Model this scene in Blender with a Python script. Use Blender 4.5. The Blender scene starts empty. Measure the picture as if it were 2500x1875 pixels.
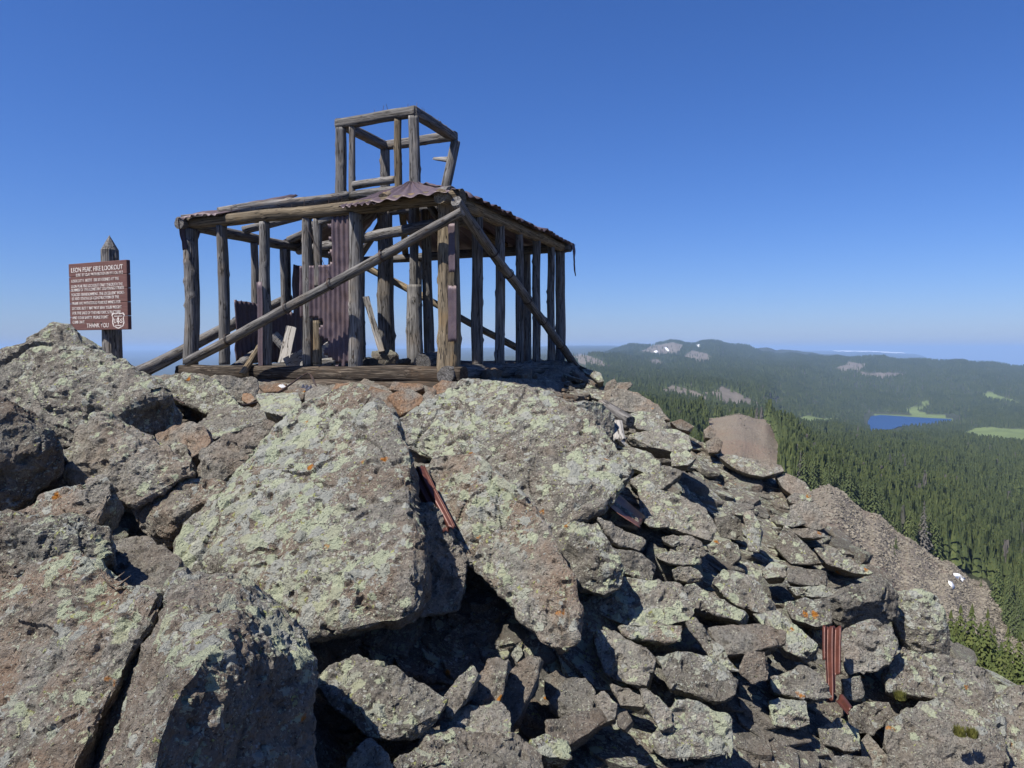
import bpy, bmesh, math, random
import numpy as np
from mathutils import Vector, Matrix

SC = bpy.context.scene
COL = SC.collection
rnd = random.Random(7)
npr = np.random.RandomState(11)

# ------------------------------------------------------------------ camera
PITCH = math.radians(2.69)
F = 1800.0                                   # focal length in pixels of a 2500 px wide picture
cam_d = bpy.data.cameras.new('camera')
cam_d.sensor_width = 36.0
cam_d.lens = 36.0 * F / 2500.0
cam_d.clip_start = 0.05
cam_d.clip_end = 120000.0
cam = bpy.data.objects.new('camera', cam_d)
cam.location = (0, 0, 0)
cam.rotation_euler = (math.radians(90) - PITCH, 0, 0)
COL.objects.link(cam)
SC.camera = cam

# ------------------------------------------------------------------ sky and sun
SUN_AZ = Vector((-0.78, -0.62, 0)).normalized()      # horizontal direction towards the sun
SUN_EL = math.radians(58)
w = bpy.data.worlds.new('World'); SC.world = w; w.use_nodes = True
nt = w.node_tree
bg = nt.nodes['Background']
sky = nt.nodes.new('ShaderNodeTexSky')
sky.sky_type = 'NISHITA'
sky.sun_disc = False
sky.sun_elevation = SUN_EL
sky.sun_rotation = math.atan2(SUN_AZ.x, SUN_AZ.y)
sky.altitude = 0
sky.air_density = 1.0
sky.dust_density = 0.38
sky.ozone_density = 8.0
mx = nt.nodes.new('ShaderNodeMix'); mx.data_type = 'RGBA'; mx.blend_type = 'MULTIPLY'; mx.inputs[0].default_value = 1.0
mx.inputs[7].default_value = (0.83, 0.88, 1.19, 1)
hs = nt.nodes.new('ShaderNodeHueSaturation'); hs.inputs['Saturation'].default_value = 1.08
nt.links.new(sky.outputs[0], mx.inputs[6]); nt.links.new(mx.outputs[2], hs.inputs['Color']); nt.links.new(hs.outputs[0], bg.inputs[0])
bg.inputs[1].default_value = 0.067
sd = bpy.data.lights.new('sun', 'SUN'); sd.energy = 5.0; sd.angle = math.radians(0.53); sd.color = (1.0, 0.95, 0.86)
sun = bpy.data.objects.new('sun', sd); COL.objects.link(sun)
to_sun = SUN_AZ * math.cos(SUN_EL) + Vector((0, 0, math.sin(SUN_EL)))
sun.rotation_euler = to_sun.to_track_quat('Z', 'Y').to_euler()
sun.location = to_sun * 60

SC.view_settings.view_transform = 'Standard'
SC.view_settings.look = 'None'
SC.view_settings.exposure = 0.70
SC.view_settings.gamma = 1.0
SC.view_settings.use_curve_mapping = False
SC.render.engine = 'CYCLES'
SC.cycles.use_denoising = True
SC.cycles.max_bounces = 6
SC.cycles.diffuse_bounces = 2
SC.cycles.transparent_max_bounces = 6
SC.cycles.volume_bounces = 0

# ------------------------------------------------------------------ helpers
CP, SP = math.cos(PITCH), math.sin(PITCH)
def ray(u, v):
    yc = (937.5 - v) / F
    return Vector(((u - 1250.0) / F, CP + yc * SP, -SP + yc * CP))
def at(u, v, Y):
    d = ray(u, v)
    return d * (Y / d.y)
def proj(p):
    x, y, z = p
    d = y * CP - z * SP
    return 1250 + F * x / d, 937.5 - F * (y * SP + z * CP) / d
def proj_np(p):
    d = p[:, 1] * CP - p[:, 2] * SP
    d = np.where(d < 0.01, 0.01, d)
    return 1250 + F * p[:, 0] / d, 937.5 - F * (p[:, 1] * SP + p[:, 2] * CP) / d
def in_poly(poly, x, y):
    n = len(poly); c = False; j = n - 1
    for i in range(n):
        xi, yi = poly[i]; xj, yj = poly[j]
        if (yi > y) != (yj > y) and x < (xj - xi) * (y - yi) / (yj - yi) + xi:
            c = not c
        j = i
    return c
def in_poly_np(poly, x, y):
    c = np.zeros(len(x), bool); j = len(poly) - 1
    for i in range(len(poly)):
        xi, yi = poly[i]; xj, yj = poly[j]
        if yi != yj:
            c ^= ((yi > y) != (yj > y)) & (x < (xj - xi) * (y - yi) / (yj - yi) + xi)
        j = i
    return c
def smooth(a, b, x):
    t = np.clip((x - a) / (b - a), 0, 1)
    return t * t * (3 - 2 * t)

def tag(o, label=None, cat=None, group=None, kind=None):
    if label: o['label'] = label
    if cat: o['category'] = cat
    if group: o['group'] = group
    if kind: o['kind'] = kind
    return o
def empty(name, loc):
    o = bpy.data.objects.new(name, None); o.location = loc; o.empty_display_size = 0.2
    COL.objects.link(o); return o
def link(name, me, parent=None, loc=(0, 0, 0), mat=None):
    o = bpy.data.objects.new(name, me); o.location = loc
    COL.objects.link(o)
    if parent: o.parent = parent
    if mat and not me.materials: me.materials.append(mat)
    return o
def mesh_np(name, verts, faces, mat=None, smooth_shade=True):
    """faces: int array (n,3) or (n,4), or a list of tuples"""
    me = bpy.data.meshes.new(name)
    if isinstance(faces, np.ndarray):
        k = faces.shape[1]
        me.vertices.add(len(verts)); me.vertices.foreach_set('co', np.asarray(verts, np.float32).ravel())
        me.loops.add(faces.size); me.loops.foreach_set('vertex_index', faces.astype(np.int32).ravel())
        me.polygons.add(len(faces)); me.polygons.foreach_set('loop_start', np.arange(0, faces.size, k, dtype=np.int32))
        me.polygons.foreach_set('loop_total', np.full(len(faces), k, dtype=np.int32))
        me.polygons.foreach_set('use_smooth', np.full(len(faces), smooth_shade, dtype=bool))
        me.update(calc_edges=True); me.validate()
    else:
        me.from_pydata([tuple(v) for v in verts], [], faces); me.update()
        if smooth_shade:
            me.polygons.foreach_set('use_smooth', np.full(len(me.polygons), True))
    if mat: me.materials.append(mat)
    return me

# vectorised gradient noise
_perm = np.random.RandomState(3).permutation(256); _perm = np.concatenate([_perm, _perm, _perm])
_g = np.random.RandomState(4).normal(size=(256, 3)); _g /= np.linalg.norm(_g, axis=1)[:, None]
def perlin(p):
    i = np.floor(p).astype(np.int64); f = p - i; i &= 255
    u = f * f * f * (f * (f * 6 - 15) + 10)
    out = 0
    for dx in (0, 1):
        wx = u[:, 0] if dx else 1 - u[:, 0]
        a = _perm[i[:, 0] + dx]
        for dy in (0, 1):
            wy = wx * (u[:, 1] if dy else 1 - u[:, 1])
            b = _perm[a + i[:, 1] + dy]
            for dz in (0, 1):
                wz = wy * (u[:, 2] if dz else 1 - u[:, 2])
                h = _perm[b + i[:, 2] + dz] & 255
                gr = _g[h]
                out = out + wz * (gr[:, 0] * (f[:, 0] - dx) + gr[:, 1] * (f[:, 1] - dy) + gr[:, 2] * (f[:, 2] - dz))
    return out * 1.6
def fbm(p, o=4, lac=2.1, gain=0.5):
    s = 0; a = 1.0
    for k in range(o):
        s = s + a * perlin(p + 17.3 * k); p = p * lac; a *= gain
    return s
def ridged(p, o=3):
    s = 0; a = 1.0
    for k in range(o):
        s = s + a * (1 - 2 * np.abs(perlin(p + 9.1 * k))); p = p * 2.1; a *= 0.5
    return s

# ------------------------------------------------------------------ node helpers
class NT:
    def __init__(s, name, disp=False):
        s.m = bpy.data.materials.new(name); s.m.use_nodes = True
        s.t = s.m.node_tree; s.t.nodes.clear()
        s.out = s.t.nodes.new('ShaderNodeOutputMaterial')
    def n(s, typ, ins=None, **props):
        k = s.t.nodes.new('ShaderNode' + typ)
        for a, b in props.items(): setattr(k, a, b)
        for a, b in (ins or {}).items(): s.set(k.inputs[a], b)
        return k
    def set(s, sock, v):
        if isinstance(v, bpy.types.NodeSocket): s.t.links.new(v, sock)
        elif isinstance(v, (tuple, list)) and len(v) == 3 and sock.type == 'RGBA': sock.default_value = (*v, 1)
        else: sock.default_value = v
    def math(s, op, a, b=0.0, c=None, clamp=False):
        k = s.t.nodes.new('ShaderNodeMath'); k.operation = op; k.use_clamp = clamp
        s.set(k.inputs[0], a); s.set(k.inputs[1], b)
        if c is not None: s.set(k.inputs[2], c)
        return k.outputs[0]
    def mix(s, f, a, b, mode='MIX'):
        k = s.t.nodes.new('ShaderNodeMix'); k.data_type = 'RGBA'; k.blend_type = mode
        s.set(k.inputs[0], f); s.set(k.inputs[6], a); s.set(k.inputs[7], b)
        return k.outputs[2]
    def ramp(s, f, *stops):
        k = s.t.nodes.new('ShaderNodeValToRGB'); e = k.color_ramp.elements
        while len(e) < len(stops): e.new(0.5)
        for el, (p, c) in zip(e, stops):
            el.position = p; el.color = (c, c, c, 1) if not isinstance(c, tuple) else (*c, 1)
        s.set(k.inputs[0], f); return k.outputs[0]
    def step(s, f, a, b):
        k = s.t.nodes.new('ShaderNodeMapRange'); k.interpolation_type = 'SMOOTHSTEP'
        s.set(k.inputs[0], f); s.set(k.inputs[1], a); s.set(k.inputs[2], b)
        return k.outputs[0]
    def noise(s, vec, scale, detail=4, rough=0.55, dist=0.0, color=False):
        k = s.n('TexNoise', {'Vector': vec, 'Scale': scale, 'Detail': detail, 'Roughness': rough, 'Distortion': dist})
        return k.outputs[1] if color else k.outputs[0]
    def vmath(s, op, a, b):
        k = s.t.nodes.new('ShaderNodeVectorMath'); k.operation = op
        s.set(k.inputs[0], a)
        if op == 'SCALE': s.set(k.inputs[3], b)
        else: s.set(k.inputs[1], b)
        return k.outputs[0]
    def attr(s, name, typ='OBJECT'):
        k = s.n('Attribute', attribute_type=typ, attribute_name=name); return k
    def bsdf(s, col, rough=0.9, bump=None, strength=1.0, dist=0.01, metal=0.0, spec=0.3):
        b = s.n('BsdfPrincipled', {'Base Color': col, 'Roughness': rough, 'Metallic': metal})
        b.inputs['Specular IOR Level'].default_value = spec
        if bump is not None:
            k = s.n('Bump', {'Height': bump, 'Strength': strength, 'Distance': dist})
            s.t.links.new(k.outputs[0], b.inputs['Normal'])
        s.t.links.new(b.outputs[0], s.out.inputs[0])
        return b

# ------------------------------------------------------------------ materials
def rock_material():
    s = NT('lichen_rock')
    tc = s.n('TexCoord'); oi = s.n('ObjectInfo')
    off = s.vmath('SCALE', s.n('CombineXYZ', {0: oi.outputs['Random'], 1: s.math('MULTIPLY', oi.outputs['Random'], 7.7), 2: 1.3}).outputs[0], 37.0)
    co = s.vmath('ADD', tc.outputs['Object'], off)
    geo = s.n('NewGeometry')
    nz = s.n('SeparateXYZ', {0: geo.outputs['Normal']}).outputs[2]
    lich = s.attr('lichen').outputs['Fac']; red = s.attr('red').outputs['Fac']
    n1 = s.noise(co, 2.6, 5, 0.6); n2 = s.noise(co, 16, 6, 0.7); n3 = s.noise(co, 70, 4, 0.7)
    base = s.ramp(n1, (0.25, (0.095, 0.088, 0.075)), (0.45, (0.182, 0.169, 0.141)), (0.6, (0.212, 0.206, 0.182)), (0.8, (0.285, 0.265, 0.22)))
    base = s.mix(s.step(n2, 0.35, 0.75), base, (0.34, 0.315, 0.275))
    base = s.mix(s.math('MULTIPLY', s.step(n3, 0.44, 0.66), 0.62), base, (0.10, 0.086, 0.074))
    redn = s.math('MULTIPLY', s.math('MULTIPLY', red, 0.75, clamp=True), s.step(s.noise(co, 3.3, 4), 0.38, 0.62))
    base = s.mix(redn, base, s.mix(n2, (0.19, 0.108, 0.066), (0.30, 0.20, 0.128)))
    ob = s.math('MULTIPLY_ADD', oi.outputs['Random'], 0.45, 0.80)
    base = s.mix(1.0, base, s.n('CombineXYZ', {0: ob, 1: ob, 2: ob}).outputs[0], 'MULTIPLY')
    # lichen rosettes
    warp = s.vmath('SCALE', s.vmath('SUBTRACT', s.noise(co, 26, 3, 0.6, color=True), (0.5, 0.5, 0.5)), 0.06)
    cw = s.vmath('ADD', co, warp)
    v1 = s.n('TexVoronoi', {'Vector': cw, 'Scale': 11.5}); v2 = s.n('TexVoronoi', {'Vector': cw, 'Scale': 40.0}); v3 = s.n('TexVoronoi', {'Vector': cw, 'Scale': 85.0})
    dens = s.math('MULTIPLY_ADD', s.math('ADD', s.math('MULTIPLY', s.noise(co, 3.4, 5, 0.7), 0.6), s.math('MULTIPLY', s.noise(co, 0.9, 2, 0.5), 0.4)), 2.1, -0.55)
    up = s.math('MULTIPLY', nz, 0.16)
    dens = s.math('ADD', s.math('ADD', dens, up), s.math('MULTIPLY_ADD', lich, 0.44, -0.64))
    r1 = s.math('SUBTRACT', s.math('MULTIPLY', dens, 0.9), s.math('MULTIPLY', v1.outputs['Distance'], 0.62))
    r2 = s.math('SUBTRACT', s.math('MULTIPLY', dens, 0.9), s.math('MULTIPLY', v2.outputs['Distance'], 0.72))
    r3 = s.math('SUBTRACT', s.math('MULTIPLY', dens, 0.8), s.math('MULTIPLY', v3.outputs['Distance'], 0.9))
    m1 = s.step(r1, 0.03, 0.075); m2 = s.step(r2, 0.0, 0.06); m3 = s.step(r3, 0.0, 0.05)
    fray = s.step(n3, 0.26, 0.5)
    m1 = s.math('MULTIPLY', m1, s.step(n3, 0.2, 0.36)); m2 = s.math('MULTIPLY', m2, s.math('MULTIPLY', fray, 0.9))
    rc = s.n('SeparateColor', {0: v1.outputs['Color']}); rc2 = s.n('SeparateColor', {0: v2.outputs['Color']})
    lc1 = s.ramp(rc.outputs[0], (0.0, (0.50, 0.53, 0.38)), (0.4, (0.43, 0.47, 0.33)), (0.5, (0.46, 0.46, 0.42)), (0.75, (0.34, 0.345, 0.33)), (1.0, (0.48, 0.49, 0.33)))
    lc2 = s.ramp(rc2.outputs[0], (0.0, (0.52, 0.54, 0.42)), (0.4, (0.43, 0.46, 0.32)), (0.6, (0.50, 0.49, 0.45)), (0.85, (0.30, 0.31, 0.29)), (0.93, (0.40, 0.42, 0.16)))
    lc1 = s.mix(s.math('MULTIPLY', n3, 0.5), lc1, (0.30, 0.31, 0.22))
    m3 = s.math('MAXIMUM', s.math('MULTIPLY', m3, 0.75), s.math('MULTIPLY', s.math('MULTIPLY', s.step(v3.outputs['Distance'], 0.34, 0.2), s.math('GREATER_THAN', s.n('SeparateColor', {0: v3.outputs['Color']}).outputs[0], 0.52)), s.math('MULTIPLY', s.step(s.noise(co, 5.0, 4, 0.6), 0.34, 0.55), 0.95)))
    col = s.mix(m3, base, (0.44, 0.44, 0.36)); col = s.mix(m2, col, lc2); col = s.mix(m1, col, lc1)
    # dark crust and rare orange
    dk = s.math('MULTIPLY', s.step(s.noise(co, 7.5, 6, 0.7), 0.55, 0.66), 0.62)
    col = s.mix(s.math('MULTIPLY', dk, s.math('SUBTRACT', 1.0, s.math('MULTIPLY', m1, 0.8))), col, (0.062, 0.056, 0.052))
    v4 = s.n('TexVoronoi', {'Vector': cw, 'Scale': 9.0})
    orr = s.math('MULTIPLY', s.math('GREATER_THAN', s.n('SeparateColor', {0: v4.outputs['Color']}).outputs[1], 0.968), s.step(v4.outputs['Distance'], 0.30, 0.18))
    col = s.mix(s.math('MULTIPLY', orr, s.step(n2, 0.4, 0.55)), col, (0.42, 0.17, 0.03))
    sv = s.n('TexVoronoi', {'Vector': cw, 'Scale': 52.0}); spk = s.math('MULTIPLY', s.step(sv.outputs['Distance'], 0.30, 0.16), s.math('GREATER_THAN', s.n('SeparateColor', {0: sv.outputs['Color']}).outputs[2], 0.55))
    col = s.mix(s.math('MULTIPLY', spk, 0.7), col, (0.04, 0.035, 0.03))
    pit = s.n('TexVoronoi', {'Vector': cw, 'Scale': 30.0}).outputs['Distance']
    h = s.math('ADD', s.math('MULTIPLY', s.noise(co, 22, 9, 0.72), 1.0), s.math('MULTIPLY', s.step(pit, 0.0, 0.35), 0.25))
    h = s.math('ADD', h, s.math('MULTIPLY', s.math('ADD', m1, m2), 0.10))
    h = s.math('SUBTRACT', h, s.math('MULTIPLY', spk, 0.22))
    s.bsdf(col, 0.95, h, 1.0, 0.07, spec=0.12)
    return s.m
M_ROCK = rock_material()

def wood_material(name, cols, dark=(0.03, 0.026, 0.022), warm=(0.26, 0.17, 0.08), warm_amt=0.35):
    s = NT(name)
    tc = s.n('TexCoord'); oi = s.n('ObjectInfo')
    off = s.vmath('SCALE', s.n('CombineXYZ', {0: oi.outputs['Random'], 1: s.math('MULTIPLY', oi.outputs['Random'], 5.1), 2: oi.outputs['Random']}).outputs[0], 29.0)
    co = s.vmath('ADD', tc.outputs['Object'], off)
    st = s.vmath('MULTIPLY', co, (1, 1, 0.045)); st2 = s.vmath('MULTIPLY', co, (1, 1, 0.12))
    g = s.noise(st, 60, 6, 0.65, 0.4); g2 = s.noise(st2, 14, 5, 0.6, 0.3); big = s.noise(co, 2.2, 3, 0.5)
    c = s.ramp(g, (0.25, cols[0]), (0.5, cols[1]), (0.75, cols[2]))
    c = s.mix(s.math('MULTIPLY', s.step(big, 0.52, 0.68), warm_amt), c, warm)
    c = s.mix(s.math('MULTIPLY', s.step(g2, 0.35, 0.75), 0.45), c, cols[0])
    crack = s.step(s.math('ABSOLUTE', s.math('SUBTRACT', s.noise(st, 22, 3, 0.5, 0.2), 0.5)), 0.024, 0.006)
    c = s.mix(s.math('MULTIPLY', crack, 0.92), c, dark)
    kn = s.n('TexVoronoi', {'Vector': s.vmath('MULTIPLY', co, (1, 1, 0.55)), 'Scale': 8.0})
    knm = s.step(kn.outputs['Distance'], 0.16, 0.06)
    c = s.mix(s.math('MULTIPLY', knm, 0.75), c, (0.05, 0.035, 0.025))
    ob = s.math('MULTIPLY_ADD', oi.outputs['Random'], 0.5, 0.75)
    c = s.mix(1.0, c, s.n('CombineXYZ', {0: ob, 1: ob, 2: ob}).outputs[0], 'MULTIPLY')
    h = s.math('SUBTRACT', s.math('ADD', g, s.math('MULTIPLY', g2, 0.6)), s.math('MULTIPLY', crack, 0.9))
    s.bsdf(c, 0.88, h, 0.7, 0.012, spec=0.2)
    return s.m
M_WOOD = wood_material('weathered_grey_wood', [(0.036, 0.034, 0.033), (0.155, 0.147, 0.14), (0.34, 0.325, 0.31)], warm_amt=0.22)
M_BROWN = wood_material('weathered_brown_wood', [(0.05, 0.037, 0.025), (0.175, 0.14, 0.095), (0.33, 0.275, 0.195)], warm_amt=0.5)
M_SILL = wood_material('rotten_sill_wood', [(0.014, 0.011, 0.009), (0.055, 0.042, 0.032), (0.28, 0.235, 0.185)], warm_amt=0.3, warm=(0.12, 0.07, 0.035))
M_BOARD = wood_material('bleached_board', [(0.24, 0.225, 0.205), (0.36, 0.34, 0.315), (0.47, 0.45, 0.42)], warm_amt=0.05)
M_YELLOW = wood_material('yellow_plank_wood', [(0.20, 0.14, 0.035), (0.36, 0.27, 0.07), (0.44, 0.35, 0.11)], warm_amt=0.2, warm=(0.3, 0.2, 0.04))

def metal_material(name, c1, c2, rust, amt, rough=0.55, metal=0.25):
    s = NT(name)
    co = s.n('TexCoord').outputs['Object']
    n = s.noise(co, 5, 6, 0.65); n2 = s.noise(co, 34, 5, 0.7)
    c = s.mix(s.step(n, 0.3, 0.7), c1, c2)
    c = s.mix(s.math('MULTIPLY', s.step(s.math('ADD', n, s.math('MULTIPLY', n2, 0.4)), 0.62, 0.85), amt), c, rust)
    c = s.mix(s.math('MULTIPLY', s.step(n2, 0.5, 0.75), 0.4), c, (0.05, 0.03, 0.03))
    s.bsdf(c, rough, n2, 0.35, 0.004, metal=metal, spec=0.35)
    return s.m
M_PURPLE = metal_material('aged_purple_sheet_metal', (0.085, 0.062, 0.075), (0.135, 0.105, 0.118), (0.10, 0.065, 0.06), 0.6)
M_RUST = metal_material('rusty_sheet_metal', (0.085, 0.030, 0.023), (0.13, 0.046, 0.033), (0.055, 0.02, 0.016), 0.8, 0.42, 0.2)
M_FOIL = metal_material('bright_scrap_metal', (0.55, 0.55, 0.6), (0.4, 0.4, 0.45), (0.3, 0.3, 0.3), 0.3, 0.25, 0.9)
M_WIRE = metal_material('dark_wire', (0.05, 0.042, 0.04), (0.09, 0.07, 0.06), (0.12, 0.06, 0.04), 0.5, 0.6, 0.6)
# ------------------------------------------------------------------ far terrain
def zz(v, Y): return (853.0 - v) / F * Y
# columns of the land, seen along bearings u: (distance, height)
COLS = {
 -1400: [(15, -8), (60, -26), (200, -75), (600, -150), (2000, -260), (8000, -330), (20000, zz(874, 20000)), (45000, zz(855, 45000))],
 0:    [(15, -8), (60, -26), (200, -75), (600, -150), (2000, -260), (8000, -330), (20000, zz(874, 20000)), (45000, zz(855, 45000))],
 900:  [(15, -8), (60, -26), (200, -70), (600, -120), (2000, -180), (8000, -200), (20000, zz(862, 20000)), (26000, zz(853, 26000)), (45000, zz(851, 45000))],
 1330: [(15, -8), (60, -25), (200, -65), (600, -105), (1500, -130), (2500, zz(905, 2500)), (4000, zz(880, 4000)), (9000, zz(862, 9000)), (25000, zz(846, 25000)), (45000, zz(850, 45000))],
 1440: [(15, -8), (60, -24), (200, -62), (600, -95), (1200, zz(980, 1200)), (2000, zz(925, 2000)), (3000, zz(886, 3000)), (3700, zz(869, 3700)), (5000, -80), (9000, zz(860, 9000)), (25000, zz(843, 25000)), (45000, zz(848, 45000))],
 1560: [(15, -8), (60, -23), (150, -46), (400, -66), (650, zz(1010, 650)), (1100, zz(985, 1100)), (1600, zz(945, 1600)), (2400, zz(915, 2400)), (3500, zz(885, 3500)), (5400, zz(858, 5400)), (6200, zz(843, 6200)), (8000, zz(860, 8000)), (25000, zz(846, 25000)), (45000, zz(852, 45000))],
 1640: [(15, -8), (60, -22), (150, -45), (400, -62), (650, zz(1018, 650)), (1000, zz(1003, 1000)), (1500, zz(962, 1500)), (1800, zz(937, 1800)), (2200, zz(925, 2200)), (3000, zz(901, 3000)), (4500, zz(871, 4500)), (5700, zz(840, 5700)), (6000, zz(834, 6000)), (7000, 0), (12000, -40), (25000, zz(860, 25000)), (45000, -400)],
 1740: [(15, -8), (60, -22), (150, -44), (420, zz(1120, 420)), (600, zz(1024, 600)), (700, -78), (1300, zz(1000, 1300)), (1500, zz(966, 1500)), (1800, zz(940, 1800)), (2200, zz(928, 2200)), (3000, zz(902, 3000)), (4500, zz(868, 4500)), (5900, zz(840, 5900)), (6300, zz(835, 6300)), (7500, -20), (12000, -80), (25000, zz(862, 25000)), (45000, -500)],
 1800: [(15, -8), (60, -22), (150, -44), (420, zz(1115, 420)), (600, zz(1014, 600)), (700, -80), (1300, zz(1005, 1300)), (1550, zz(972, 1550)), (1850, zz(945, 1850)), (2300, zz(930, 2300)), (3100, zz(905, 3100)), (4500, zz(876, 4500)), (6300, zz(845, 6300)), (6700, zz(840, 6700)), (7500, -20), (12000, -120), (25000, zz(860, 25000)), (45000, -500)],
 1866: [(15, -9), (60, -22), (150, -44), (420, zz(1130, 420)), (600, zz(1027, 600)), (700, -84), (1300, zz(1012, 1300)), (1600, zz(985, 1600)), (1900, zz(955, 1900)), (2400, zz(935, 2400)), (3200, zz(908, 3200)), (4600, zz(884, 4600)), (7000, zz(858, 7000)), (8000, zz(851, 8000)), (9000, -60), (14000, -140), (25000, zz(857, 25000)), (26000, zz(862, 26000)), (45000, -700)],
 1915: [(15, -9), (60, -21), (150, -42), (420, zz(1140, 420)), (600, zz(1060, 600)), (800, zz(1085, 800)), (1300, zz(1042, 1300)), (1900, zz(1024, 1900)), (2300, zz(985, 2300)), (3200, zz(915, 3200)), (4600, zz(888, 4600)), (7500, zz(864, 7500)), (8600, zz(856, 8600)), (10000, -120), (14000, -160), (25000, zz(857, 25000)), (26000, zz(862, 26000)), (45000, -700)],
 2030: [(15, -9), (60, -20), (100, -30), (250, zz(1194, 250)), (300, -62), (500, zz(1152, 500)), (800, zz(1102, 800)), (1200, zz(1062, 1200)), (1900, zz(1036, 1900)), (2300, zz(1015, 2300)), (2700, zz(980, 2700)), (3300, zz(938, 3300)), (4300, zz(900, 4300)), (5200, zz(878, 5200)), (6500, zz(872, 6500)), (9000, zz(864, 9000)), (11000, -200), (14000, -200), (25000, zz(858, 25000)), (26000, zz(864, 26000)), (45000, -800)],
 2140: [(15, -9), (60, -22), (100, -33), (260, zz(1266, 260)), (330, -82), (500, zz(1182, 500)), (800, zz(1122, 800)), (1200, zz(1076, 1200)), (1950, zz(1056, 1950)), (2050, -222), (2500, -223), (2600, -217), (3000, zz(962, 3000)), (3700, zz(920, 3700)), (4700, zz(884, 4700)), (5200, zz(872, 5200)), (6500, -150), (9000, -180), (25000, zz(860, 25000)), (26000, zz(866, 26000)), (45000, -900)],
 2225: [(15, -10), (60, -24), (100, -36), (265, zz(1325, 265)), (340, -90), (460, zz(1230, 460)), (800, zz(1128, 800)), (1200, zz(1078, 1200)), (1900, zz(1056, 1900)), (2080, -222), (2460, -223), (2560, -217), (3000, zz(965, 3000)), (3700, zz(922, 3700)), (4700, zz(888, 4700)), (5300, zz(878, 5300)), (6500, -170), (9000, -260), (25000, zz(863, 25000)), (26000, zz(870, 26000)), (45000, -1000)],
 2320: [(15, -10), (60, -25), (100, -38), (180, -61), (270, zz(1392, 270)), (330, -93), (420, zz(1282, 420)), (560, zz(1204, 560)), (850, zz(1132, 850)), (1300, zz(1082, 1300)), (1900, zz(1054, 1900)), (2150, -220), (2420, -222), (2550, -217), (2900, zz(978, 2900)), (3600, zz(930, 3600)), (4700, zz(894, 4700)), (5300, zz(884, 5300)), (7000, -260), (25000, zz(893, 25000)), (45000, -1200)],
 2410: [(15, -11), (60, -28), (100, -44), (200, -75), (290, zz(1440, 290)), (400, zz(1345, 400)), (550, zz(1240, 550)), (800, zz(1160, 800)), (1200, zz(1094, 1200)), (1750, zz(1062, 1750)), (2100, -213), (2600, -214), (3500, zz(942, 3500)), (4700, zz(899, 4700)), (5000, zz(890, 5000)), (7000, -300), (25000, -750), (45000, -1500)],
 2500: [(15, -12), (60, -31), (110, -52), (200, -83), (300, zz(1488, 300)), (400, zz(1388, 400)), (550, zz(1270, 550)), (800, zz(1172, 800)), (1200, zz(1102, 1200)), (1700, zz(1066, 1700)), (2100, -212), (2600, -215), (3500, zz(942, 3500)), (4700, zz(903, 4700)), (5000, zz(896, 5000)), (7000, -330), (25000, -800), (45000, -1600)],
 3900: [(15, -14), (60, -36), (110, -60), (200, -90), (400, -125), (800, -160), (1700, -210), (3500, -180), (5000, -150), (7000, -330), (25000, -800), (45000, -1600)],
}
_cu = sorted(COLS)
_cs = np.array([(u - 1250) / F for u in _cu])
_cl = [(np.log([p[0] for p in COLS[u]]), np.array([p[1] for p in COLS[u]])) for u in _cu]
def land(s, Y, detail=True):
    """height of the far land at bearing s = x/y and forward distance Y"""
    s = np.asarray(s, float); Y = np.asarray(Y, float)
    L = np.log(np.maximum(Y, 1.0))
    allz = np.stack([np.interp(L, a, b) for a, b in _cl])
    k = np.clip(np.searchsorted(_cs, s) - 1, 0, len(_cs) - 2)
    t = np.clip((s - _cs[k]) / (_cs[k + 1] - _cs[k]), 0, 1); t = t * t * (3 - 2 * t)
    idx = np.arange(len(s))
    z = allz[k, idx] * (1 - t) + allz[k + 1, idx] * t
    if detail:
        X = s * Y
        p = np.stack([X, Y, np.zeros_like(X)], 1)
        amp = np.interp(L, np.log([20, 100, 400, 1500, 3000, 6000, 12000, 30000]), [0.5, 1.6, 4.0, 6, 28, 50, 40, 30])
        lake = smooth(0.42, 0.47, s) * smooth(0.66, 0.61, s) * smooth(1850, 1980, Y) * smooth(2720, 2600, Y)
        z = z + amp * (1 - lake) * (0.5 * fbm(p / (Y * 0.11 + 20)[:, None], 4) + 0.25 * (ridged(p / (Y * 0.05 + 30)[:, None], 3) - 0.8))
        near = smooth(600, 330, Y)
        z = z + near * (0.55 * fbm(p / 5.0, 3) + 0.35 * ridged(p / 1.7, 2))
    return z

BARE = [
 [(1612, 955), (1640, 940), (1672, 948), (1706, 958), (1738, 978), (1733, 990), (1700, 982), (1665, 972), (1618, 968)],
 [(1722, 960), (1765, 944), (1800, 958), (1822, 970), (1856, 985), (1850, 997), (1795, 1000), (1765, 988), (1745, 972)],
 [(1552, 862), (1585, 845), (1640, 834), (1668, 842), (1652, 862), (1622, 866)],
 [(1668, 874), (1690, 856), (1722, 862), (1738, 872), (1722, 884), (1690, 882)],
 [(1385, 868), (1420, 864), (1460, 876), (1512, 904), (1470, 902), (1420, 888)],
 [(1570, 880), (1600, 876), (1625, 886), (1600, 894)],
 [(2040, 902), (2075, 884), (2115, 888), (2100, 902), (2062, 908)],
 [(2084, 906), (2130, 910), (2222, 912), (2165, 926), (2105, 918)],
 [(1985, 1070), (2020, 1060), (2040, 1072), (2010, 1080)], [(2055, 1062), (2085, 1062), (2095, 1076), (2065, 1078)], [(2105, 1068), (2130, 1068), (2132, 1078), (2108, 1078)],
 [(1900, 1120), (1945, 1112), (1945, 1140), (1900, 1145)],
 [(1860, 968), (1920, 975), (1915, 985), (1865, 982)],
 [(1560, 905), (1600, 908), (1590, 915), (1555, 912)],
]
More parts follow.
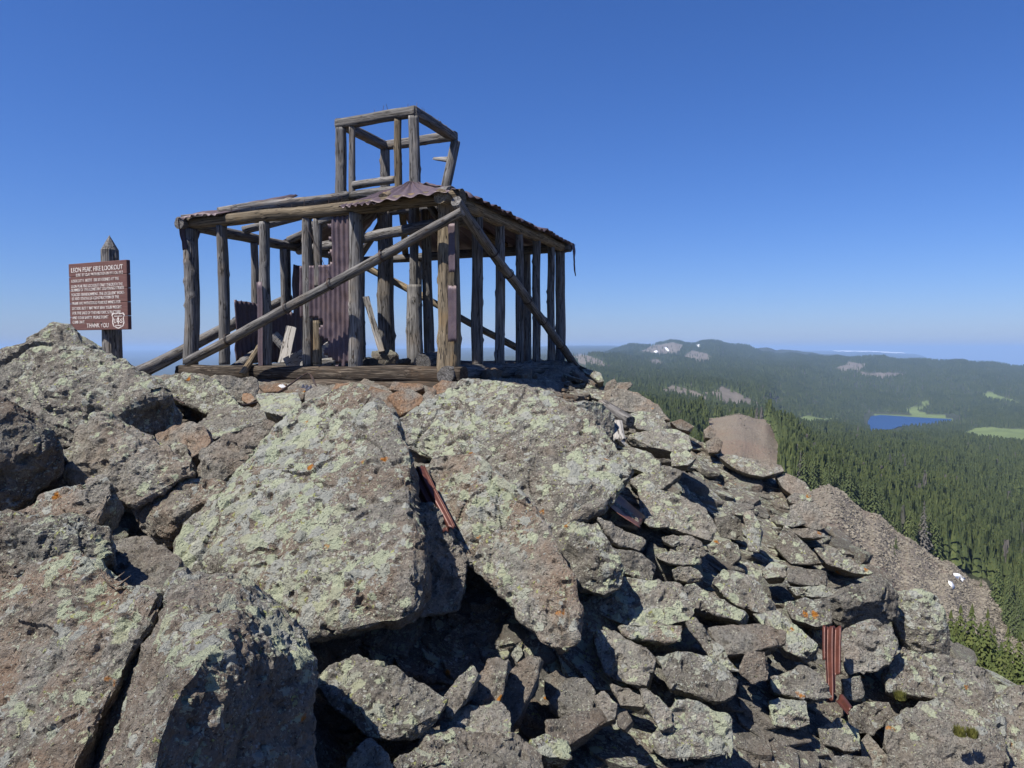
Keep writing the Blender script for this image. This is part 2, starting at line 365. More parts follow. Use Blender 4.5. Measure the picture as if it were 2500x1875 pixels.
MEADOW = [
 [(1940, 1026), (1975, 1015), (2010, 1022), (2048, 1018), (2040, 1030), (1975, 1046), (1958, 1042)],
 [(2205, 997), (2230, 992), (2285, 996), (2240, 1002), (2270, 1012), (2308, 1014), (2308, 1022), (2230, 1016)],
 [(2250, 980), (2268, 977), (2268, 990), (2252, 990)],
 [(2345, 1060), (2385, 1044), (2425, 1042), (2470, 1048), (2520, 1044), (2520, 1085), (2450, 1084), (2385, 1070)],
 [(2395, 962), (2412, 955), (2440, 966), (2500, 984), (2495, 990), (2440, 978), (2408, 976)],
 [(2435, 995), (2470, 997), (2470, 1000), (2435, 1000)],
 [(2440, 1222), (2470, 1221), (2510, 1226), (2510, 1242), (2470, 1238)],
 [(2130, 1012), (2150, 1010), (2230, 1015), (2325, 1022), (2322, 1026), (2140, 1016)],
 [(2356, 1382), (2380, 1376), (2415, 1400), (2408, 1412), (2380, 1402)],
]
def cover(s, Y, z):
    """0 forest, 1 bare tan, 2 meadow, 3 red cinder, 4 talus"""
    X = s * Y; p = np.stack([X, Y, z], 1)
    wob = fbm(np.stack([X / (Y * 0.02 + 3), Y / (Y * 0.05 + 6), np.zeros_like(X)], 1), 3)
    u, v = proj_np(p); u = u + 6 * wob; v = v + 2.5 * wob
    c = np.zeros(len(s), int)
    far = Y > 700
    for q in BARE: c[in_poly_np(q, u, v) & far] = 1
    for q in MEADOW: c[in_poly_np(q, u, v) & (Y > 350)] = 2
    edge_u = np.interp(Y, [400, 440, 520, 590, 640], [1905, 1925, 1905, 1878, 1850])
    c[(Y > 270) & (Y < 650) & (u > 1722) & (u < edge_u)] = 3
    lim = np.interp(u, [1300, 1640, 1700, 1960, 2030, 2140, 2225, 2320, 2410, 2450, 2500, 2560], [180, 200, 300, 290, 275, 280, 290, 300, 300, 250, 205, 90])
    c[(Y < lim)] = 4
    return c

def build_land():
    ph = np.concatenate([np.linspace(-180, -42, 70)[:-1], np.linspace(-42, 2, 90)[:-1], np.linspace(2, 38, 520)[:-1], np.linspace(38, 180, 72)[:-1]])
    r = np.exp(np.linspace(np.log(14.0), np.log(45000.0), 410))
    A, R = np.meshgrid(np.radians(ph), r)          # rows radius
    A = A.ravel(); R = R.ravel()
    ac = np.clip(A, -math.radians(55), math.radians(55))
    s = np.tan(ac); Y = R * np.cos(ac)
    z = land(s, Y)
    X, Yw = R * np.sin(A), R * np.cos(A)
    c = cover(s, Y, z); c[np.abs(A) > math.radians(45)] = 0; c[(R < 260) & (np.abs(A) > math.radians(35))] = 4
    nr, na = len(r), len(ph)
    i = np.arange((nr - 1) * na); row, k = i // na, i % na; k2 = (k + 1) % na
    f = np.stack([row * na + k, row * na + k2, (row + 1) * na + k2, (row + 1) * na + k], 1)[:, ::-1]
    me = mesh_np('ground', np.stack([X, Yw, z], 1), f)
    pal = np.array([(0.042, 0.048, 0.026, 1), (0.145, 0.127, 0.104, 1), (0.13, 0.165, 0.06, 1), (0.15, 0.112, 0.082, 1), (0.17, 0.142, 0.115, 1)])
    col = pal[c]
    ca = me.color_attributes.new('cover', 'FLOAT_COLOR', 'POINT'); ca.data.foreach_set('color', col.ravel().astype(np.float32))
    rk = me.attributes.new('stony', 'FLOAT', 'POINT'); rk.data.foreach_set('value', np.isin(c, (3, 4)).astype(np.float32))
    m = NT('land')
    co = m.n('NewGeometry').outputs['Position']
    cv = m.attr('cover', 'GEOMETRY').outputs['Color']; st = m.attr('stony', 'GEOMETRY').outputs['Fac']
    n1 = m.noise(co, 0.012, 8, 0.65); n2 = m.noise(co, 0.9, 6, 0.7); n3 = m.noise(co, 0.07, 5, 0.6)
    k = m.math('MULTIPLY_ADD', n1, 0.9, 0.55)
    col2 = m.mix(1.0, cv, m.n('CombineXYZ', {0: k, 1: k, 2: k}).outputs[0], 'MULTIPLY')
    rockc = m.mix(n2, m.mix(n3, (0.15, 0.128, 0.100), (0.20, 0.170, 0.132)), (0.27, 0.235, 0.185))
    v = m.n('TexVoronoi', {'Vector': co, 'Scale': 0.9}); vs = m.n('TexVoronoi', {'Vector': co, 'Scale': 2.4})
    rockc = m.mix(m.math('MULTIPLY', m.step(v.outputs['Distance'], 0.35, 0.75), 0.55), rockc, (0.10, 0.08, 0.065))
    redz = m.step(m.noise(co, 0.02, 3), 0.45, 0.62)
    col2 = m.mix(m.math('MULTIPLY', st, 0.8), col2, m.mix(m.math('MULTIPLY', redz, 0.4), rockc, (0.19, 0.120, 0.085)))
    h = m.math('SUBTRACT', m.math('ADD', n2, vs.outputs['Distance']), v.outputs['Distance'])
    m.bsdf(col2, 0.95, h, 0.8, 0.5, spec=0.1)
    me.materials.append(m.m)
    o = link('ground', me); tag(o, kind='structure')
    return float(z.min()), float(z.max())
LAND_MIN, LAND_MAX = build_land()
print('land', LAND_MIN, LAND_MAX)

def land_at(x, y):
    return float(land(np.array([x / y]), np.array([y]))[0])

# lake
def build_lake():
    zl = -219.6
    pix = [(2126, 1016), (2150, 1013), (2200, 1016), (2260, 1020), (2324, 1023), (2322, 1029), (2300, 1036), (2240, 1040), (2195, 1041), (2172, 1050), (2140, 1054), (2120, 1050), (2118, 1030)]
    pts = []
    n = len(pix)
    for i in range(n):
        for t in np.linspace(0, 1, 6)[:-1]:
            u = pix[i][0] * (1 - t) + pix[(i + 1) % n][0] * t + rnd.uniform(-1, 1); v = pix[i][1] * (1 - t) + pix[(i + 1) % n][1] * t
            d = ray(u, v); p = d * (zl / d.z); pts.append((p.x, p.y, zl))
    me = mesh_np('lake', pts, [tuple(range(len(pts)))], smooth_shade=False)
    m = NT('lake_water')
    co = m.n('NewGeometry').outputs['Position']
    n1 = m.noise(m.vmath('MULTIPLY', co, (1, 0.35, 1)), 0.25, 6, 0.7); n2 = m.noise(co, 0.006, 3)
    c = m.mix(n2, (0.006, 0.022, 0.075), (0.010, 0.036, 0.115))
    m.bsdf(c, 0.32, n1, 0.6, 1.2, spec=0.35)
    me.materials.append(m.m)
    tag(link('lake', me), kind='structure')
build_lake()

# mesas snow line, snow patches lying on talus and on the far mountain
M_SNOW = NT('old_snow'); M_SNOW.bsdf(M_SNOW.mix(M_SNOW.noise(M_SNOW.n('NewGeometry').outputs['Position'], 0.8, 5), (0.66, 0.68, 0.72), (0.84, 0.85, 0.87)), 0.8, spec=0.2); M_SNOW = M_SNOW.m
def land_hit(u, v, y0=18.0, y1=40000.0):
    d = ray(u, v); Y = np.exp(np.linspace(math.log(y0), math.log(y1), 2600))
    s = np.full(len(Y), d.x / d.y); z = land(s, Y)
    k = np.nonzero(z > d.z / d.y * Y)[0]
    if len(k) == 0: return None
    return Y[k[0]]
def snow(poly, label, group, lift=0.35, far=18.0):
    Ys = [land_hit(u, v, far) for u, v in poly]
    Ys = [y for y in Ys if y]
    if not Ys: return
    y0 = float(np.median(Ys))
    cu = sum(q[0] for q in poly) / len(poly); cv = sum(q[1] for q in poly) / len(poly)
    pts = []
    for u, v in poly:
        Y = land_hit(u, v, far) or y0
        Y = min(max(Y, y0 * 0.93), y0 * 1.07)
        d = ray(u, v); s = d.x / d.y
        pts.append(Vector((s * Y, Y, float(land(np.array([s]), np.array([Y]))[0]) + lift)))
    c = sum(pts, Vector()) / len(pts); c2 = c + Vector((0, 0, lift * 0.9)); dn = Vector((0, 0, -lift * 2.2))
    n = len(pts); vs = [p - c for p in pts] + [p - c + dn for p in pts] + [c2 - c]
    fs = [(i, (i + 1) % n, 2 * n) for i in range(n)] + [(i, i + n, (i + 1) % n + n, (i + 1) % n) for i in range(n)]
    tag(link('snow_patch', mesh_np('snow_patch', vs, fs, M_SNOW), loc=c), label, 'snow', group)
snow([(2328, 1403), (2342, 1405), (2352, 1408), (2359, 1417), (2350, 1419), (2343, 1414), (2336, 1411)], 'larger white snow patch lying on the brown talus slope', 'snow patches on the talus')
snow([(2315, 1422), (2325, 1424), (2329, 1432), (2331, 1435), (2324, 1435), (2318, 1430)], 'smaller broken snow patch just left of the larger one on talus', 'snow patches on the talus')
for q, t in (([(1596, 860), (1603, 857), (1607, 860), (1602, 862)], 'snow streak low on the left of the rocky far peak'),
             ([(1622, 850), (1626, 849), (1634, 857), (1630, 858)], 'snow streak in the middle of the rocky far peak'),
             ([(1700, 843), (1708, 841), (1710, 848), (1702, 848)], 'snow spot on the right shoulder of the far peak')):
    snow(q, t, 'snow on the far peak', 6.0, 3000.0)

def mesa(us, vt, vb, Y, name, label, snowline=None):
    n = 40; top = []; bot = []; bk = []
    for k in range(n + 1):
        u = us[0] + (us[-1] - us[0]) * k / n
        t = np.interp(u, us, vt) + rnd.uniform(-0.5, 0.5)
        top.append(at(u, t, Y)); bot.append(at(u, vb, Y * 0.93)); bk.append(at(u, t, Y) + Vector((0, 5000, -10)))
    N = n + 1; vs = bot + top + bk
    fs = [(i, i + 1, i + 1 + N, i + N) for i in range(n)] + [(i + N, i + 1 + N, i + 1 + 2 * N, i + 2 * N) for i in range(n)]
    m = NT(name + '_slope'); co = m.n('NewGeometry').outputs['Position']
    nn = m.noise(co, 0.0012, 6, 0.6)
    m.bsdf(m.mix(nn, (0.05, 0.06, 0.045), (0.13, 0.11, 0.085)), 0.95)
    o = link(name, mesh_np(name, vs, fs, m.m, False)); tag(o, kind='structure')
    return top
mesa([1180, 1300, 1400, 1500, 1592], [850, 846, 842, 843, 846], 868, 24000, 'far_mesa', '')
tp = mesa([1860, 1900, 2000, 2120, 2200, 2222, 2250, 2290], [858, 855, 856, 858, 861, 864, 873, 884], 890, 25000, 'snow_rimmed_mesa', '')
N = len(tp); a, b = int(N * 0.4), int(N * 0.82)
vs = []
for p in tp[a:b]: vs += [p + Vector((0, -60, 12)), p + Vector((0, -160, -12 - rnd.uniform(0, 22)))]
tag(link('snow_band', mesh_np('snow_band', vs, [(2 * i, 2 * i + 1, 2 * i + 3, 2 * i + 2) for i in range(b - a - 1)], M_SNOW, False)),
    'thin white snow band along the rim of the distant mesa', 'snow')

# ------------------------------------------------------------------ forest
def leaf_mat(name, c1, c2, c3):
    m = NT(name); oi = m.n('ObjectInfo')
    co = m.n('NewGeometry').outputs['Position']
    n = m.noise(co, 0.9, 4, 0.6); big = m.noise(co, 0.012, 3, 0.5)
    c = m.mix(oi.outputs['Random'], c1, c2)
    c = m.mix(m.step(m.math('ADD', n, m.math('MULTIPLY', big, 0.5)), 0.5, 0.95), c, c3)
    c = m.mix(m.math('GREATER_THAN', m.math('FRACT', m.math('MULTIPLY', oi.outputs['Random'], 91.7)), 0.985), c, (0.11, 0.10, 0.09))
    c = m.mix(m.math('MULTIPLY', m.step(big, 0.38, 0.62), 0.55), c, (0.030, 0.048, 0.022))
    m.bsdf(c, 0.8, spec=0.2)
    return m.m
M_SPRUCE = leaf_mat('spruce_needles', (0.036, 0.058, 0.020), (0.064, 0.086, 0.028), (0.098, 0.112, 0.036))
M_SPRUCE_Y = leaf_mat('sunny_spruce_needles', (0.040, 0.060, 0.016), (0.058, 0.078, 0.020), (0.085, 0.098, 0.026))
M_BARK = wood_material('spruce_bark', [(0.05, 0.04, 0.03), (0.11, 0.09, 0.07), (0.17, 0.14, 0.12)])

def conifer(h, rad, layers, br, seed, mat):
    """(crown mesh, trunk mesh): whorls of drooping boughs, each bough a ragged fan of small faces"""
    g = random.Random(seed); V = []; Fc = []
    def tri(a, b, c):
        k = len(V); V.extend([a, b, c]); Fc.append((k, k + 1, k + 2))
    for L in range(layers):
        t = (L + g.uniform(-0.3, 0.3)) / layers
        z = h * (0.07 + 0.92 * t); R = rad * (1 - t) ** 0.8 * g.uniform(0.75, 1.15) + 0.03 * h * (1 - t)
        n = max(4, int(br * (1 - 0.55 * t)))
        a0 = g.uniform(0, 6.28)
        for k in range(n):
            a = a0 + 6.283 * k / n + g.uniform(-0.25, 0.25); r = R * g.uniform(0.65, 1.15); dr = r * g.uniform(0.25, 0.5)
            ca, sa = math.cos(a), math.sin(a)
            up = h / layers * 0.75
            segs = 3
            for q in range(segs):
                f0, f1 = q / segs, (q + 1) / segs
                wd = r * 0.30 * (1.1 - f0) + 0.02 * h * 0.3
                p0 = Vector((ca * r * f0, sa * r * f0, z + up * (1 - f0) - dr * f0 * f0)); p1 = Vector((ca * r * f1, sa * r * f1, z + up * (1 - f1) - dr * f1 * f1))
                for sgn in (-1, 1):
                    tip = p0.lerp(p1, g.uniform(0.2, 0.9)) + Vector((-sa * sgn * wd, ca * sgn * wd, -wd * g.uniform(0.35, 0.9)))
                    tri(p0, p1 + Vector((0, 0, 0.01)), tip)
                    tip2 = p0.lerp(p1, 0.4) + Vector((-sa * sgn * wd * 0.6 + ca * wd * 0.3, ca * sgn * wd * 0.6 + sa * wd * 0.3, -wd * g.uniform(0.9, 1.6)))
                    tri(p0, p1, tip2)
    for k in range(4):
        a = 6.283 * k / 4; tri(Vector((0.02 * h * math.cos(a), 0.02 * h * math.sin(a), h * 0.93)), Vector((0.02 * h * math.cos(a + 1.57), 0.02 * h * math.sin(a + 1.57), h * 0.93)), Vector((0, 0, h * 1.03)))
    crown = mesh_np('crown', V, Fc, mat, False)
    tv = []; tf = []
    for j, (zq, rq) in enumerate(((-1.0, 0.022 * h), (0.3 * h, 0.014 * h), (0.95 * h, 0.003 * h))):
        for k in range(7): tv.append((rq * math.cos(6.283 * k / 7), rq * math.sin(6.283 * k / 7), zq))
    for j in range(2):
        for k in range(7): tf.append((j * 7 + k, j * 7 + (k + 1) % 7, (j + 1) * 7 + (k + 1) % 7, (j + 1) * 7 + k))
    return crown, mesh_np('trunk', tv, tf, M_BARK)
PROTO = [conifer(12, 2.1, 13, 9, 1, M_SPRUCE), conifer(14, 2.0, 15, 9, 2, M_SPRUCE), conifer(10, 1.9, 11, 9, 3, M_SPRUCE)]
PROTO_Y = [conifer(8, 2.0, 15, 12, 5, M_SPRUCE_Y), conifer(8, 1.8, 14, 12, 6, M_SPRUCE_Y)]

def tree(proto, x, y, z, sc, label, group, rot=None):
    e = empty('spruce_tree', (x, y, z)); e.rotation_euler = (0, 0, rnd.uniform(0, 6.28) if rot is None else rot)
    ws = rnd.uniform(0.85, 1.25)
    e.scale = (sc * ws, sc * ws, sc)
    tag(e, label, 'tree', group)
    link('crown', proto[0], e); link('trunk', proto[1], e)
    return e

def scatter(n, s0, s1, y0, y1, hmin, hmax, gap):
    s = npr.uniform(s0, s1, n); Y = np.sqrt(npr.uniform(y0 * y0, y1 * y1, n))
    z = land(s, Y); c = cover(s, Y, z)
    X = s * Y
    dn = fbm(np.stack([X / 45, Y / 70, np.zeros(n)], 1), 3)
    dn2 = fbm(np.stack([X / 260, Y / 260, np.zeros(n)], 1), 3)
    keep = (c == 0) & (dn > gap)
    keep |= np.isin(c, (1, 3)) & (npr.uniform(size=n) < np.where(c == 3, 0.0, 0.05)) & (dn > -0.1)
    inlake = (z < -219.3) & (Y > 1900) & (Y < 2600) & (s > 0.46)
    keep &= ~inlake
    uu, vv = proj_np(np.stack([X, Y, z], 1))
    shore = [(2118, 1030), (2205, 1036), (2200, 1062), (2125, 1064)]; field = [(2345, 1060), (2400, 1045), (2520, 1045), (2520, 1092), (2450, 1090), (2380, 1076)]
    keep &= ~(in_poly_np(shore, uu, vv) & (Y > 1500)) & ~(in_poly_np(field, uu, vv) & (Y > 1100))
    h = npr.uniform(hmin, hmax, n) * (1 + 0.18 * dn2)
    return np.stack([X, Y, z, h], 1)[keep]
T0 = scatter(7200, 0.16, 0.86, 205, 520, 10, 21, -0.5)
T1 = scatter(19000, 0.16, 0.84, 520, 1300, 7, 19, -0.42)
T2 = scatter(42000, 0.10, 0.80, 1300, 3000, 8, 18, -0.38)
T3 = scatter(70000, 0.05, 0.78, 3000, 6600, 10, 20, -0.4)
u_, v_ = proj_np(T0)
vis = (u_ < 2530) & (u_ > 1950) & (v_ < 1560)
order = np.argsort(T0[:, 1] + np.where(vis, 0, 1e6))
indiv = order[:150]
for k in indiv:
    x, y, z, h = T0[k]
    p = PROTO[int(rnd.random() * 3)]
    tree(p, x, y, z - 0.4, h / 12.5, 'dark green spruce in the front rows of the forest beyond the talus', 'spruces at the forest edge')
rest = np.delete(T0, indiv, 0)
near_rest = rest[:]
ALL = np.concatenate([near_rest, T1, T2, T3])

def forest_object(name, pts, label):
    me = bpy.data.meshes.new(name); me.vertices.add(len(pts)); me.vertices.foreach_set('co', pts[:, :3].astype(np.float32).ravel())
    a = me.attributes.new('tall', 'FLOAT', 'POINT'); a.data.foreach_set('value', pts[:, 3].astype(np.float32))
    me.update()
    o = link(name, me); tag(o, label, kind='stuff')
    ng = bpy.data.node_groups.new(name, 'GeometryNodeTree')
    ng.interface.new_socket('Geometry', in_out='INPUT', socket_type='NodeSocketGeometry')
    ng.interface.new_socket('Geometry', in_out='OUTPUT', socket_type='NodeSocketGeometry')
    N = ng.nodes; Lk = ng.links.new
    gi = N.new('NodeGroupInput'); go = N.new('NodeGroupOutput')
    join = N.new('GeometryNodeJoinGeometry')
    # a spruce of unit height from five ragged skirts
    for q, (z0, z1, r0) in enumerate(((0.02, 0.42, 0.165), (0.17, 0.56, 0.142), (0.34, 0.72, 0.112), (0.52, 0.86, 0.082), (0.68, 1.02, 0.055))):
        cn = N.new('GeometryNodeMeshCone'); cn.fill_type = 'NONE'
        cn.inputs['Vertices'].default_value = 9; cn.inputs['Side Segments'].default_value = 1
        cn.inputs['Radius Top'].default_value = 0.004; cn.inputs['Radius Bottom'].default_value = r0; cn.inputs['Depth'].default_value = z1 - z0
        tr = N.new('GeometryNodeTransform'); tr.inputs['Translation'].default_value = (0, 0, z0); tr.inputs['Rotation'].default_value = (0, 0, q * 0.7)
        Lk(cn.outputs['Mesh'], tr.inputs['Geometry']); Lk(tr.outputs[0], join.inputs[0])
    rv = N.new('FunctionNodeRandomValue'); rv.data_type = 'FLOAT_VECTOR'
    rv.inputs[0].default_value = (-0.05, -0.05, -0.05); rv.inputs[1].default_value = (0.05, 0.05, 0.045); rv.inputs['Seed'].default_value = 5
    sp = N.new('GeometryNodeSetPosition'); Lk(join.outputs[0], sp.inputs['Geometry']); Lk(rv.outputs[0], sp.inputs['Offset'])
    sm = N.new('GeometryNodeSetMaterial'); sm.inputs['Material'].default_value = M_SPRUCE; Lk(sp.outputs[0], sm.inputs['Geometry'])
    iop = N.new('GeometryNodeInstanceOnPoints'); Lk(gi.outputs[0], iop.inputs['Points']); Lk(sm.outputs[0], iop.inputs['Instance'])
    na = N.new('GeometryNodeInputNamedAttribute'); na.data_type = 'FLOAT'; na.inputs['Name'].default_value = 'tall'
    Lk(na.outputs['Attribute'], iop.inputs['Scale'])
    rr = N.new('FunctionNodeRandomValue'); rr.data_type = 'FLOAT_VECTOR'; rr.inputs[0].default_value = (-0.04, -0.04, 0); rr.inputs[1].default_value = (0.04, 0.04, 6.28)
    Lk(rr.outputs[0], iop.inputs['Rotation']); Lk(iop.outputs[0], go.inputs[0])
    md = o.modifiers.new('trees', 'NODES'); md.node_group = ng
    return o
def talus_object():
    n = 60000
    s = npr.uniform(0.2, 0.80, n); Y = np.where(npr.uniform(size=n) < 0.8, np.sqrt(npr.uniform(30.0 ** 2, 330.0 ** 2, n)), npr.uniform(330, 650, n)); z = land(s, Y); c = cover(s, Y, z)
    u, v = proj_np(np.stack([s * Y, Y, z], 1))
    k = ((c == 4) & (u < 2540) & (u > 1850) & (v < 1760)) | (c == 3)
    size = npr.uniform(0.12, 0.5, n) * np.where(npr.uniform(size=n) < 0.08, 2.0, 1.0) * np.interp(Y, [30, 200, 400, 600], [0.55, 0.85, 1.0, 1.2])
    pts = np.stack([s * Y, Y, z - 0.05, size], 1)[k][:34000]
    me = bpy.data.meshes.new('talus'); me.vertices.add(len(pts)); me.vertices.foreach_set('co', pts[:, :3].astype(np.float32).ravel())
    a = me.attributes.new('tall', 'FLOAT', 'POINT'); a.data.foreach_set('value', pts[:, 3].astype(np.float32)); me.update()
    o = link('talus', me); tag(o, 'loose brown stones covering the talus slope', kind='stuff')
    ng = bpy.data.node_groups.new('talus', 'GeometryNodeTree')
    ng.interface.new_socket('Geometry', in_out='INPUT', socket_type='NodeSocketGeometry'); ng.interface.new_socket('Geometry', in_out='OUTPUT', socket_type='NodeSocketGeometry')
    N = ng.nodes; Lk = ng.links.new; gi = N.new('NodeGroupInput'); go = N.new('NodeGroupOutput')
    ic = N.new('GeometryNodeMeshIcoSphere'); ic.inputs['Subdivisions'].default_value = 2
    rv = N.new('FunctionNodeRandomValue'); rv.data_type = 'FLOAT_VECTOR'; rv.inputs[0].default_value = (-0.3, -0.3, -0.25); rv.inputs[1].default_value = (0.3, 0.3, 0.25)
    sp = N.new('GeometryNodeSetPosition'); Lk(ic.outputs['Mesh'], sp.inputs['Geometry']); Lk(rv.outputs[0], sp.inputs['Offset'])
    tr = N.new('GeometryNodeTransform'); tr.inputs['Scale'].default_value = (1.0, 0.75, 0.5); Lk(sp.outputs[0], tr.inputs['Geometry'])
    ss = N.new('GeometryNodeSetShadeSmooth'); ss.inputs['Shade Smooth'].default_value = False; Lk(tr.outputs[0], ss.inputs['Geometry'])
    sm = N.new('GeometryNodeSetMaterial'); Lk(ss.outputs[0], sm.inputs['Geometry'])
    m = NT('talus_stone'); oi = m.n('ObjectInfo'); nn = m.noise(m.n('NewGeometry').outputs['Position'], 3.0, 4)
    m.bsdf(m.mix(nn, m.mix(oi.outputs['Random'], (0.125, 0.110, 0.086), (0.235, 0.208, 0.165)), (0.185, 0.167, 0.135)), 0.95, spec=0.1); sm.inputs['Material'].default_value = m.m
    iop = N.new('GeometryNodeInstanceOnPoints'); Lk(gi.outputs[0], iop.inputs['Points']); Lk(sm.outputs[0], iop.inputs['Instance'])
    na = N.new('GeometryNodeInputNamedAttribute'); na.data_type = 'FLOAT'; na.inputs['Name'].default_value = 'tall'; Lk(na.outputs['Attribute'], iop.inputs['Scale'])
    rr = N.new('FunctionNodeRandomValue'); rr.data_type = 'FLOAT_VECTOR'; rr.inputs[0].default_value = (-0.6, -0.6, 0); rr.inputs[1].default_value = (0.6, 0.6, 6.28)
    Lk(rr.outputs[0], iop.inputs['Rotation']); Lk(iop.outputs[0], go.inputs[0])
    md = o.modifiers.new('stones', 'NODES'); md.node_group = ng
talus_object()
forest_object('forest', ALL, 'dense dark spruce forest covering the plateau and far hills')

# sunlit spruces just below the right hand rocks, and the lone ones on the talus
for (u, vtop, Y, hgt, lab) in ((2322, 1492, 62, 7.6, 'sunlit yellow-green spruce closest to the tall lichen boulder'),
                               (2346, 1480, 63, 7.6, 'pointed sunlit spruce with the double neighbour, behind the right rocks'),
                               (2374, 1478, 60, 7.6, 'tallest sunlit spruce in the clump behind the right rocks'),
                               (2412, 1490, 58, 7.6, 'sunlit spruce with a dark tip, right of the clump'),
                               (2352, 1545, 55, 6.0, 'low sunlit spruce in front of the clump behind the rocks'),
                               (2445, 1570, 54, 6.0, 'broad sunlit spruce right of the dark-tipped one'),
                               (2490, 1545, 57, 7.0, 'sunlit spruce cut by the right edge of the picture'),
                               (2334, 1520, 58, 6.6, 'narrow sunlit spruce tucked between the boulder and the clump'), (2395, 1520, 61, 7.0, 'sunlit spruce half hidden behind the dark-tipped one'),
                               (2428, 1530, 62, 7.0, 'slim sunlit spruce between the dark-tipped and the broad one'), (2462, 1530, 60, 7.0, 'sunlit spruce behind the broad one near the right edge'),
                               (2380, 1570, 52, 5.6, 'low dense spruce in front of the tallest sunlit one'), (2418, 1600, 50, 5.2, 'low dense spruce just above the lower right rocks'),
                               (2470, 1600, 50, 5.0, 'low bushy spruce above the rocks at the right edge')):
    p = at(u, vtop, Y); tree(PROTO_Y[rnd.randrange(2)], p.x, p.y, p.z - hgt, hgt / 8.0, lab, 'sunlit spruces below the rocks')
for (u, vb, hpx, lab) in ((2187, 1340, 42, 'lone small spruce standing on the talus slope'), (2174, 1338, 14, 'stunted shrub-like spruce beside the lone spruce on talus'),
                          (2184, 1356, 14, 'tiny spruce just below the lone spruce on the talus'), (2395, 1433, 26, 'small dark spruce alone beside the snow patches')):
    Y = land_hit(u, vb) or 160.0
    p = at(u, vb, Y); tree(PROTO[rnd.randrange(3)], p.x, p.y, p.z, hpx / F * Y / 12.5, lab, 'small spruces on the talus')
